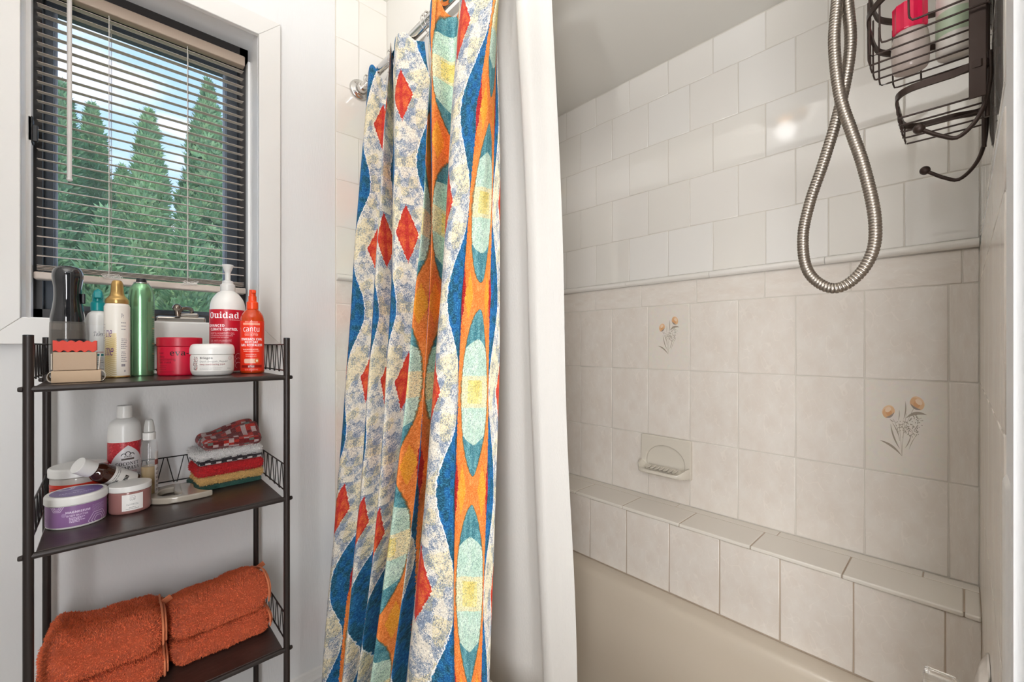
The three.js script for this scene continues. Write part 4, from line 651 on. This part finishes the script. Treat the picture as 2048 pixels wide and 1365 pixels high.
{ // small brown bottle lying across the jars
  const a = V(-0.046, 0.931, -1.262), b = V(0.034, 0.872, -1.306), d = b.clone().sub(a).normalize();
  const t = thing('brown_bottle', 'small brown bottle with white cap lying across the jars', 'bottle', [a.x, a.y, a.z]); t.quaternion.setFromUnitVectors(V(0, 1, 0), d);
  mesh('cap', turned([[0, -0.004], [0.0168, -0.004], [0.0172, 0.024], [0, 0.024]], 0.0015, 32), M.whitePlastic, t);
  mesh('bottle', turned([[0, 0.022], [0.0125, 0.022], [0.0135, 0.027], [0.0195, 0.036], [0.0205, 0.044], [0.0205, 0.112], [0.018, 0.116], [0, 0.116]], 0.004, 36), phy(hex('#3a1a0f'), 0.08, { clearcoat: 0.6 }), t);
  mesh('label', wrap(0.0207, 0.05, 0.082, 3.0, 0.6), printed(canvasTex(480, 256, (x, w, h) => { x.fillStyle = '#e4e1dc'; x.fillRect(0, 0, w, h); x.save(); x.translate(240, 128); x.rotate(Math.PI); lines(x, -120, -70, 120, 1, 20, '#444', 26, 7); lines(x, -60, -10, 190, 1, 20, '#222', 40, 8); x.restore(); lines(x, 60, 200, 330, 2, 20, '#555', 7, 3); })), t);
}
{ // hair claw shaped clip
  const t = thing('hair_clip', 'translucent cream curved hair clip lying flat beside the towels', 'hair clip', [0.118, Y2 + 0.0005, -1.285]);
  const s = new THREE.Shape(); s.moveTo(-0.045, 0.03); s.bezierCurveTo(-0.068, -0.005, -0.058, -0.045, -0.02, -0.058); s.bezierCurveTo(0.01, -0.066, 0.045, -0.062, 0.058, -0.056); s.bezierCurveTo(0.042, -0.044, 0.026, -0.018, 0.032, 0.02); s.bezierCurveTo(0.036, 0.05, 0.0, 0.066, -0.012, 0.06); s.bezierCurveTo(-0.03, 0.056, -0.04, 0.042, -0.045, 0.03);
  const hl = new THREE.Path(); hl.moveTo(-0.032, 0.02); hl.bezierCurveTo(-0.046, -0.008, -0.04, -0.034, -0.012, -0.042); hl.bezierCurveTo(-0.004, -0.044, 0.006, -0.042, 0.004, -0.036); hl.bezierCurveTo(-0.012, -0.016, -0.008, 0.01, -0.004, 0.03); hl.bezierCurveTo(-0.014, 0.036, -0.026, 0.032, -0.032, 0.02); s.holes.push(hl);
  mesh('clip', new THREE.ExtrudeGeometry(s, { depth: 0.008, bevelEnabled: true, bevelSize: 0.003, bevelThickness: 0.003, bevelSegments: 4, curveSegments: 20, bevelOffset: -0.002 }).rotateX(-Math.PI / 2).translate(0, 0.003, 0), phy(hex('#cfc4b4'), 0.18, { transmission: 0.35, thickness: 0.01, clearcoat: 0.6 }), t);
}

// ------------------------------------------------------------------ towels
const terry = grey(256, (u, v) => 0.35 * pnoise(u, v, 128, 3) + 0.65 * pnoise(u, v, 64, 5));
function softSlab(w, h, d, r, shape = () => 0, seed = 1, rough = 0.003, sx = 26, sy = 8, sz = 20) { // rounded cushion-like block standing on y = 0; shape(x, z) lifts its upper side
  const g = new THREE.BoxGeometry(w, h, d, sx, sy, sz), p = g.attributes.position, n = g.attributes.normal, uv = g.attributes.uv;
  for (let i = 0; i < p.count; i++) {
    const x = p.getX(i), y = p.getY(i), z = p.getZ(i), nx = n.getX(i), ny = n.getY(i), nz = n.getZ(i);
    const cl = (a, m) => Math.max(-m, Math.min(m, a)), ix = cl(x, w / 2 - r), iy = cl(y, h / 2 - Math.min(r, h / 2 - 0.0005)), iz = cl(z, d / 2 - r);
    let dx = x - ix, dy = y - iy, dz = z - iz; const ry = Math.min(r, h / 2 - 0.0005), l = Math.hypot(dx / r, dy / ry, dz / r) || 1; dx /= l; dy /= l; dz /= l;
    const t = (y + h / 2) / h, q = rough * (perlin.noise(x * 30 + seed, y * 30, z * 30) + 0.6 * perlin.noise(x * 70, y * 70 + seed, z * 70));
    const L = Math.hypot(dx, dy, dz) || 1;
    p.setXYZ(i, ix + dx + q * dx / L, Math.max(0, iy + dy + h / 2 + (t > 0.05 ? q * dy / L : 0) + shape(x, z) * t), iz + dz + q * dz / L);
    uv.setXY(i, Math.abs(nx) > 0.5 ? z : x, Math.abs(ny) > 0.5 ? z : y);
  }
  const m = toCreasedNormals(g.toNonIndexed(), 1.2); return m;
}
const terryMat = (color, map, scale = 14) => { const b = terry.clone(); b.repeat.set(scale, scale); b.needsUpdate = true; return new THREE.MeshPhysicalMaterial({ color, map: map ?? null, roughness: 1, bumpMap: b, bumpScale: 0.003, sheen: 0.5, sheenRoughness: 0.7, sheenColor: new THREE.Color(color).lerp(hex('#ffffff'), 0.3) }); };
const pileTuft = (() => { const g = new THREE.ConeGeometry(0.0009, 0.0042, 4, 1, true).translate(0, 0.0017, 0); return g; })();
function pile(geo, mat, count, parent, seed) { // short loops of terry standing on the towel
  const p = geo.attributes.position, n = geo.attributes.normal, area = [], r = rng(seed); let sum = 0; const A = V(0, 0, 0), B = V(0, 0, 0), C = V(0, 0, 0);
  for (let i = 0; i < p.count; i += 3) { A.fromBufferAttribute(p, i); B.fromBufferAttribute(p, i + 1); C.fromBufferAttribute(p, i + 2); sum += B.sub(A).cross(C.sub(A)).length() / 2; area.push(sum); }
  const im = new THREE.InstancedMesh(pileTuft, mat, count), o = new THREE.Object3D(), N = V(0, 0, 0), c = new THREE.Color();
  for (let k = 0; k < count; k++) {
    const t = r() * sum; let lo = 0, hi = area.length - 1; while (lo < hi) { const m = (lo + hi) >> 1; if (area[m] < t) lo = m + 1; else hi = m; }
    let u = r(), v = r(); if (u + v > 1) { u = 1 - u; v = 1 - v; } const i = lo * 3;
    A.fromBufferAttribute(p, i); B.fromBufferAttribute(p, i + 1).sub(A); C.fromBufferAttribute(p, i + 2).sub(A); A.addScaledVector(B, u).addScaledVector(C, v);
    N.fromBufferAttribute(n, i); N.x += (r() - 0.5) * 1.3; N.y += (r() - 0.5) * 1.3; N.z += (r() - 0.5) * 1.3; N.normalize();
    o.position.copy(A); o.quaternion.setFromUnitVectors(V(0, 1, 0), N); o.scale.setScalar(0.7 + r() * 0.7); o.updateMatrix(); im.setMatrixAt(k, o.matrix);
    const q = 0.8 + r() * 0.4; im.setColorAt(k, c.setRGB(q, q, q));
  }
  im.name = 'pile'; im.userData.kind = 'stuff'; parent.add(im); return im;
}
{ // four rust orange bath towels on the lower shelf
  const rust = '#e2683f', mat = terryMat(hex(rust), null, 30), pileMat = std(hex('#e8744a'), 1), hem = std(hex('#dd8259'), 0.9);
  const towel = (label, x, y, z, w, h, d, shape, seed, turn, loop) => {
    const t = thing('orange_towel', label, 'towel', [x, y, z], 'rust orange towels on the lower shelf'); t.rotation.y = turn;
    const g = softSlab(w, h, d, Math.min(0.036, h * 0.48), shape, seed, 0.0065, 34, 12, 26); mesh('terry', g, mat, t); pile(g, pileMat, 15000, t, seed);
    const ring = (k, inset) => { const hy = h / 2, pts = []; for (let i = 0; i <= 22; i++) { const a = -0.25 + i / 22 * (Math.PI + 0.3), zz = Math.cos(a) * (d / 2 - inset), yy = Math.sign(Math.sin(a)) * Math.pow(Math.abs(Math.sin(a)), 0.45) * (hy - inset * 0.6); pts.push([w / 2 + k, hy + yy + shape(w / 2, zz) * (yy > 0 ? 1 : 0.3), zz]); } return tube(pts, 0.0022, 60, 6); };
    mesh('hem', [ring(-0.002, 0.004)], hem, t);
    mesh('hem', [ring(0.003, 0.013)], hem, t);
    if (loop) mesh('hanging_loop', rbox(0.024, 0.014, 0.0022, 0.0009, 0, 0, 0).rotateZ(0.5).translate(w / 2 + 0.008, h + shape(w / 2, -0.04) - 0.004, -0.035), hem, t);
  };
  const flat = () => 0;
  towel('lower rust orange towel of the pile nearer the curtain', 0.1945, Y3, -1.277, 0.196, 0.048, 0.185, flat, 3, 0.02, false);
  towel('upper rust orange towel of the pile nearer the curtain', 0.193, Y3 + 0.052, -1.283, 0.196, 0.062, 0.18, (x, z) => 0.012 * Math.sin(z * 30 + 0.6) + 0.008 * (x / 0.1), 4, 0.03, true);
  towel('lower rust orange towel of the pile farther from the curtain', -0.0035, Y3, -1.262, 0.184, 0.056, 0.21, flat, 5, -0.02, false);
  towel('upper rust orange towel of the pile farther from the curtain', -0.0045, Y3 + 0.060, -1.268, 0.184, 0.066, 0.205, (x, z) => 0.010 * Math.sin(z * 26) + 0.018 * smooth(-0.03, -0.085, x) - 0.004, 6, -0.03, true);
}
{ // folded washcloths
  const checks = (w, h, fn) => dataTex(w, h, fn);
  const cell = (u, v, nu, nv, s) => { const i = Math.floor(u * nu), j = Math.floor(v * nv); let n = Math.imul(i * 73856093 ^ j * 19349663 ^ s * 83492791, 2654435761); return ((n ^ (n >>> 15)) >>> 0) / 4294967296; };
  const redMap = checks(256, 256, (u, v) => { const c = cell(u, v, 8, 10, 3), g = (pnoise(u, v, 128, 3) - 0.5) * 40, k = c < 0.2 ? [206, 178, 176] : c < 0.48 ? [192, 44, 32] : c < 0.52 ? [110, 122, 112] : [120, 22, 24]; return k.map((q) => Math.max(0, Math.min(255, q + g))); });
  const blackMap = checks(256, 256, (u, v) => { const c = cell(u, v, 8, 8, 7), g = (pnoise(u, v, 128, 4) - 0.5) * 40, k = c < 0.38 ? [214, 206, 204] : [38, 28, 34]; return k.map((q) => Math.max(0, Math.min(255, q + g))); });
  redMap.repeat.set(11, 13); blackMap.repeat.set(11, 13);
  const stack = (name, label, y, w, h, d, x, z, turn, mat, shape = () => 0, r = 0.008, seed = 2, tufts, tuftMat, tilt = 0) => {
    const t = thing(name, label, 'washcloth', [x, y, z], 'folded cloths beside the hair clip'); t.rotation.set(0, turn, tilt);
    const g = softSlab(w, h, d, Math.min(r, h * 0.48), shape, seed, 0.0022, 26, 7, 18); mesh('terry', g, mat, t); if (tufts) pile(g, tuftMat, tufts, t, seed);
  };
  let y = Y2; const X = 0.2255, Z = -1.333;
  stack('teal_cloth', 'dark teal cloth at the bottom of the folded stack', y, 0.146, 0.012, 0.112, X - 0.006, Z, 0.06, terryMat(hex('#2f5a50')), undefined, 0.005, 2); y += 0.0125;
  stack('tan_cloth', 'tan yellow cloth just above the dark teal one', y, 0.142, 0.020, 0.108, X, Z, 0.04, terryMat(hex('#d3a867')), undefined, 0.009, 3, 4500, std(hex('#d8b070'), 1)); y += 0.0205;
  stack('red_cloth', 'plain bright red cloth in the middle of the folded stack', y, 0.144, 0.028, 0.108, X - 0.002, Z, 0.05, terryMat(hex('#c02026')), undefined, 0.011, 4, 5000, std(hex('#c4262a'), 1)); y += 0.0285;
  stack('checked_cloth', 'black and white checked cloth in the folded stack', y, 0.142, 0.013, 0.104, X - 0.002, Z + 0.002, 0.06, terryMat('#ffffff', blackMap), undefined, 0.006, 5); y += 0.0135;
  stack('white_cloth', 'thick white cloth under the red patterned one', y, 0.148, 0.020, 0.106, X - 0.004, Z, 0.05, terryMat(hex('#dedad8')), undefined, 0.009, 6, 4500, std(hex('#e2dfdc'), 1)); y += 0.0205;
  stack('patterned_cloth', 'red patterned cloth crumpled on top of the folded stack', y, 0.134, 0.030, 0.100, X + 0.004, Z - 0.001, 0.05, terryMat('#ffffff', redMap), (x, z) => 0.026 * smooth(-0.05, 0.05, x) * smooth(0.045, -0.01, z) + 0.006 * Math.sin(z * 120 + x * 14) * smooth(0.03, -0.01, z) - 0.002, 0.014, 7);
}

// ------------------------------------------------------------------ soap dish on the long wall
{
  const t = thing('soap_dish', 'bone ceramic soap dish set in the tiled wall', 'soap dish', [XB, 0.729, -0.715]); t.rotation.y = -Math.PI / 2; // local +z looks into the room, local x runs along the wall
  const W = 0.092, hh = 0.133, ceramic = phy(hex('#dcd4c6'), 0.18, { clearcoat: 0.5 });
  const s = new THREE.Shape(); const r = 0.006; s.moveTo(-W + r, 0); s.lineTo(W - r, 0); s.quadraticCurveTo(W, 0, W, r); s.lineTo(W, hh - r); s.quadraticCurveTo(W, hh, W - r, hh); s.lineTo(-W + r, hh); s.quadraticCurveTo(-W, hh, -W, hh - r); s.lineTo(-W, r); s.quadraticCurveTo(-W, 0, -W + r, 0);
  const hole = new THREE.Path(); hole.moveTo(-0.068, 0.026); hole.lineTo(0.068, 0.026); hole.bezierCurveTo(0.080, 0.07, 0.045, 0.102, 0, 0.102); hole.bezierCurveTo(-0.045, 0.102, -0.080, 0.07, -0.068, 0.026); s.holes.push(hole);
  mesh('plate', new THREE.ExtrudeGeometry(s, { depth: 0.009, bevelEnabled: true, bevelSize: 0.004, bevelThickness: 0.004, bevelSegments: 4, bevelOffset: -0.004, curveSegments: 18 }), ceramic, t);
  mesh('recess', [box(0.16, 0.09, 0.002, 0, 0.064, 0.0016)], ceramic, t);
  const tray = (() => { // shelf that swells out of the plate, with a raised lip
    const n = 40, prof = [[0.010, 0.028], [0.022, 0.022], [0.040, 0.020], [0.050, 0.024], [0.056, 0.023], [0.058, 0.016], [0.054, 0.010], [0.034, 0.004], [0.006, 0.001]], P = [], I = [];
    for (let i = 0; i <= n; i++) { const u = i / n * 2 - 1, k = Math.pow(1 - Math.pow(Math.abs(u), 5), 0.5), up = 0.020 * smooth(0.72, 1.0, Math.abs(u)); prof.forEach(([z, y], j) => P.push(u * W * 0.985, y + (j < 6 ? up * (1 - j * 0.06) : 0), 0.006 + (z - 0.006) * 1.25 * (0.12 + 0.88 * k))); }
    const m = prof.length; for (let i = 0; i < n; i++) for (let j = 0; j + 1 < m; j++) { const a = i * m + j, b = a + 1, c = a + m, d = c + 1; I.push(a, b, c, b, d, c); }
    let g = new THREE.BufferGeometry(); g.setAttribute('position', new THREE.Float32BufferAttribute(P, 3)); g.setIndex(I); return toCreasedNormals(g.toNonIndexed(), 1.0);
  })();
  mesh('tray', tray, new THREE.MeshPhysicalMaterial({ color: hex('#dcd4c6'), roughness: 0.18, clearcoat: 0.5, side: THREE.DoubleSide }), t);
  for (let k = -3; k <= 3; k++) mesh('ridge', tube([[k * 0.016, 0.0275, 0.018], [k * 0.016, 0.0245, 0.036], [k * 0.016, 0.0265, 0.058]], 0.0032, 10, 8), ceramic, t);
}

// ------------------------------------------------------------------ hand shower hose, looped
{
  const t = thing('shower_hose', 'looped brushed metal shower hose hanging against the tiles', 'shower hose');
  const pts = [[0.80, 1.90, -0.118], [0.80, 1.80, -0.124], [0.80, 1.70, -0.131], [0.798, 1.64, -0.134], [0.80, 1.556, -0.127], [0.802, 1.50, -0.114], [0.802, 1.443, -0.100], [0.80, 1.361, -0.087], [0.798, 1.318, -0.089], [0.796, 1.287, -0.103], [0.795, 1.270, -0.122], [0.795, 1.268, -0.137], [0.797, 1.282, -0.157], [0.80, 1.305, -0.170], [0.803, 1.356, -0.175], [0.806, 1.41, -0.166], [0.810, 1.459, -0.152], [0.813, 1.52, -0.136], [0.815, 1.578, -0.124], [0.815, 1.64, -0.117], [0.812, 1.70, -0.120], [0.808, 1.80, -0.126], [0.806, 1.90, -0.13]];
  const curve = new THREE.CatmullRomCurve3(pts.map((p) => V(...p))), turns = 300, rings = turns * 8, seg = 16, fr = curve.computeFrenetFrames(rings, false), P = [], I = [], q = V(0, 0, 0);
  for (let i = 0; i <= rings; i++) { curve.getPointAt(i / rings, q); const f = (i % 8) / 8, rad = 0.0066 + 0.0014 * Math.pow(Math.abs(Math.sin(Math.PI * f)), 0.5); for (let j = 0; j < seg; j++) { const a = j / seg * Math.PI * 2, n = fr.normals[i], b = fr.binormals[i], c = Math.cos(a) * rad, s = Math.sin(a) * rad; P.push(q.x + n.x * c + b.x * s, q.y + n.y * c + b.y * s, q.z + n.z * c + b.z * s); } }
  for (let i = 0; i < rings; i++) for (let j = 0; j < seg; j++) { const a = i * seg + j, b = i * seg + (j + 1) % seg, c = a + seg, d = b + seg; I.push(a, b, c, b, d, c); }
  const g = new THREE.BufferGeometry(); g.setAttribute('position', new THREE.Float32BufferAttribute(P, 3)); g.setIndex(I); g.computeVertexNormals();
  mesh('hose', g, std(hex('#a39a90'), 0.36, { metalness: 1 }), t);
  mesh('coupling', [rod([0.80, 1.895, -0.118], [0.80, 1.94, -0.115], 0.0105, 16)], M.chrome, t);
  mesh('coupling', [rod([0.806, 1.895, -0.13], [0.806, 1.94, -0.132], 0.0105, 16)], M.chrome, t);
}
{ // shower arm above the frame, carries hose and caddy
  const t = thing('hand_shower_mount', 'chrome pipe with hand shower bracket above the caddy', 'shower mount');
  mesh('arm', tube([[0.83, 1.98, ZC - 0.002], [0.83, 1.99, -0.03], [0.82, 1.985, -0.08], [0.805, 1.965, -0.12]], 0.0095, 30, 14), M.chrome, t);
  mesh('flange', lathe([[0.010, 0.012], [0.026, 0.006], [0.028, 0]], 28).rotateX(-Math.PI / 2).translate(0.83, 1.98, ZC - 0.001), M.chrome, t);
  mesh('bracket', rbox(0.03, 0.04, 0.045, 0.008, 0.803, 1.955, -0.124), M.chrome, t);
}
// ------------------------------------------------------------------ caddy
{
  const t = thing('shower_caddy', 'dark bronze wire shower caddy with two baskets and hooks', 'shower caddy');
  const zw = ZC - 0.005, xa = 0.752, xb = 0.968;
  const flatLoop = (pts, w, h) => { const c = new THREE.CatmullRomCurve3(pts.map((p) => V(...p)), true, 'catmullrom', 0.35), n = 90, P = [], I = []; for (let i = 0; i < n; i++) { const p = c.getPointAt(i / n), d = c.getTangentAt(i / n), s = V(-d.z, 0, d.x).normalize(); for (const [a, b] of [[-1, -1], [1, -1], [1, 1], [-1, 1]]) P.push(p.x + s.x * a * w, p.y + b * h, p.z + s.z * a * w); } for (let i = 0; i < n; i++) for (let k = 0; k < 4; k++) { const a = i * 4 + k, b = i * 4 + (k + 1) % 4, c2 = ((i + 1) % n) * 4 + k, d = ((i + 1) % n) * 4 + (k + 1) % 4; I.push(a, c2, b, b, c2, d); } const g = new THREE.BufferGeometry(); g.setAttribute('position', new THREE.Float32BufferAttribute(P, 3)); g.setIndex(I); return toCreasedNormals(g.toNonIndexed(), 0.5); };
  const outline = (y, x0, x1, zf, sq = 0) => sq ? [[x0, y, zw], [x0, y, zw - 0.03], [x0 + 0.001, y, zf + 0.02], [x0 + 0.01, y, zf + 0.006], [x0 + 0.03, y, zf], [x1 - 0.03, y, zf], [x1 - 0.01, y, zf + 0.006], [x1 - 0.001, y, zf + 0.02], [x1, y, zw - 0.03], [x1, y, zw]] : [[x0, y, zw], [x0, y, zw - 0.04], [x0 + 0.02, y, zf + 0.028], [x0 + 0.055, y, zf + 0.003], [(x0 + x1) / 2, y, zf], [x1 - 0.055, y, zf + 0.003], [x1 - 0.02, y, zf + 0.028], [x1, y, zw - 0.04], [x1, y, zw]];
  const reach = (x, x0, x1, zf, e = 3.4) => { const u = Math.abs((x - (x0 + x1) / 2) / ((x1 - x0) / 2)); return zf + 0.062 * Math.pow(u, e); };
  mesh('upper_rim', flatLoop(outline(1.662, xa, xb, -0.098), 0.0016, 0.0045), M.bronze, t);
  mesh('upper_rim', flatLoop(outline(1.715, xa, xb, -0.098), 0.0016, 0.0045), M.bronze, t);
  for (let k = 0; k < 9; k++) { const x = 0.7585 + k * 0.0255, z = reach(x, xa, xb, -0.098); mesh('wire', tube([[x, 1.70, z - 0.001], [x, 1.63, z - 0.001], [x, 1.608, z], [x, 1.6045, z + 0.004], [x, 1.604, z + 0.012], [x, 1.604, zw - 0.004], [x, 1.608, zw], [x, 1.72, zw]], 0.0013, 48, 6), M.bronze, t); }
  mesh('lower_rim', flatLoop(outline(1.534, 0.797, 0.945, -0.066, 1), 0.0016, 0.0045), M.bronze, t);
  for (let k = 0; k < 5; k++) { const x = 0.815 + k * 0.028, z = reach(x, 0.78, 0.962, -0.064, 9); mesh('wire', tube([[x, 1.532, z - 0.001], [x, 1.512, z - 0.001], [x, 1.506, z + 0.001], [x, 1.504, z + 0.006], [x, 1.504, zw - 0.004], [x, 1.508, zw], [x, 1.53, zw]], 0.0013, 40, 6), M.bronze, t); }
  for (const x of [0.805, 0.925]) mesh('back_bar', rod([x, 1.47, zw], [x, 1.96, zw], 0.0026, 10), M.bronze, t);
  mesh('strap', [rbox(0.002, 0.46, 0.015, 0.0008, 0.79, 1.722, zw - 0.0085, 2)], M.bronze, t);
  for (const [x, y] of [[0.80, 0.022], [0.93, 0.002]]) {
    const hk = mesh('hook', tube([[x, 1.55, zw + 0.002], [x, 1.49 + y, zw + 0.002], [x, 1.452 + y, zw - 0.006], [x, 1.430 + y, zw - 0.024], [x, 1.436 + y, zw - 0.040], [x, 1.452 + y, zw - 0.060]], 0.0026, 40, 10), M.bronze, t);
    mesh('ball', at(new THREE.SphereGeometry(0.0066, 18, 14), x, 1.454 + y, zw - 0.062), M.bronze, hk);
  }
  mesh('top_hook', tube([[0.79, 1.945, zw - 0.01], [0.80, 1.98, zw - 0.012], [0.83, 2.0, zw - 0.014], [0.82, 1.992, zw - 0.014]], 0.003, 20, 8), M.bronze, t);
}
{ // bottles in the caddy
  const a = thing('pink_capped_bottle', 'pale bottle with a bright pink cap standing in the caddy', 'bottle', [0.900, 1.6056, -0.056]); a.rotation.set(0.0, 0, 0.10);
  mesh('bottle', turned([[0, 0], [0.019, 0], [0.0215, 0.006], [0.0225, 0.036], [0.020, 0.056], [0.012, 0.066]], 0.006, 36), phy(hex('#dccdc4'), 0.2, { transmission: 0.3, thickness: 0 }), a);
  const cap = []; for (let k = 0; k < 24; k++) { const t = k / 24 * Math.PI * 2; cap.push(new THREE.Vector2(Math.cos(t) * (0.0172 + (k & 1) * 0.0012), Math.sin(t) * (0.0172 + (k & 1) * 0.0012))); }
  mesh('cap', new THREE.ExtrudeGeometry(new THREE.Shape(cap), { depth: 0.036, bevelEnabled: true, bevelSize: 0.002, bevelThickness: 0.002, bevelSegments: 2 }).rotateX(-Math.PI / 2).translate(0, 0.060, 0), phy(hex('#e8174c'), 0.3), a);
  const b = thing('green_label_bottle', 'white bottle with a pale green label standing in the caddy', 'bottle', [0.902, 1.6056, -0.008]);
  mesh('bottle', turned([[0, 0], [0.018, 0], [0.0205, 0.008], [0.0205, 0.105], [0.016, 0.125], [0.009, 0.132], [0.009, 0.15], [0, 0.15]], 0.008, 36), phy(hex('#e3dcd4'), 0.15), b);
  mesh('label', wrap(0.0207, 0.034, 0.046, 6.28, 0, 40), std(hex('#b7c8ac'), 0.35), b);
}
// ------------------------------------------------------------------ tub valve
{
  const t = thing('shower_valve', 'chrome shower valve with a clear knob above the tub', 'faucet', [0.90, 0.66, ZC - 0.0005]);
  mesh('escutcheon', lathe(roundedProfile([[0, -0.016], [0.03, -0.016], [0.06, -0.010], [0.078, -0.002], [0.079, 0]], 0.004), 40).rotateX(Math.PI / 2), M.chrome, t);
  mesh('stem', rod([0, 0, -0.014], [0, 0, -0.03], 0.012, 20), M.chrome, t);
  const kn = []; for (let k = 0; k < 32; k++) { const a = k / 32 * Math.PI * 2, r = 0.030 + ((k & 3) < 2 ? 0.0016 : -0.0012); kn.push(new THREE.Vector2(Math.cos(a) * r, Math.sin(a) * r)); }
  mesh('knob', new THREE.ExtrudeGeometry(new THREE.Shape(kn), { depth: 0.026, bevelEnabled: true, bevelSize: 0.004, bevelThickness: 0.005, bevelSegments: 3, bevelOffset: -0.004 }).translate(0, 0, -0.062), phy(0xffffff, 0.04, { transmission: 0.95, thickness: 0.02, ior: 1.49 }), t);
}

scene.traverse((o) => { if (o.isMesh) { o.castShadow = true; o.receiveShadow = true; } });
renderer.render(scene, camera);
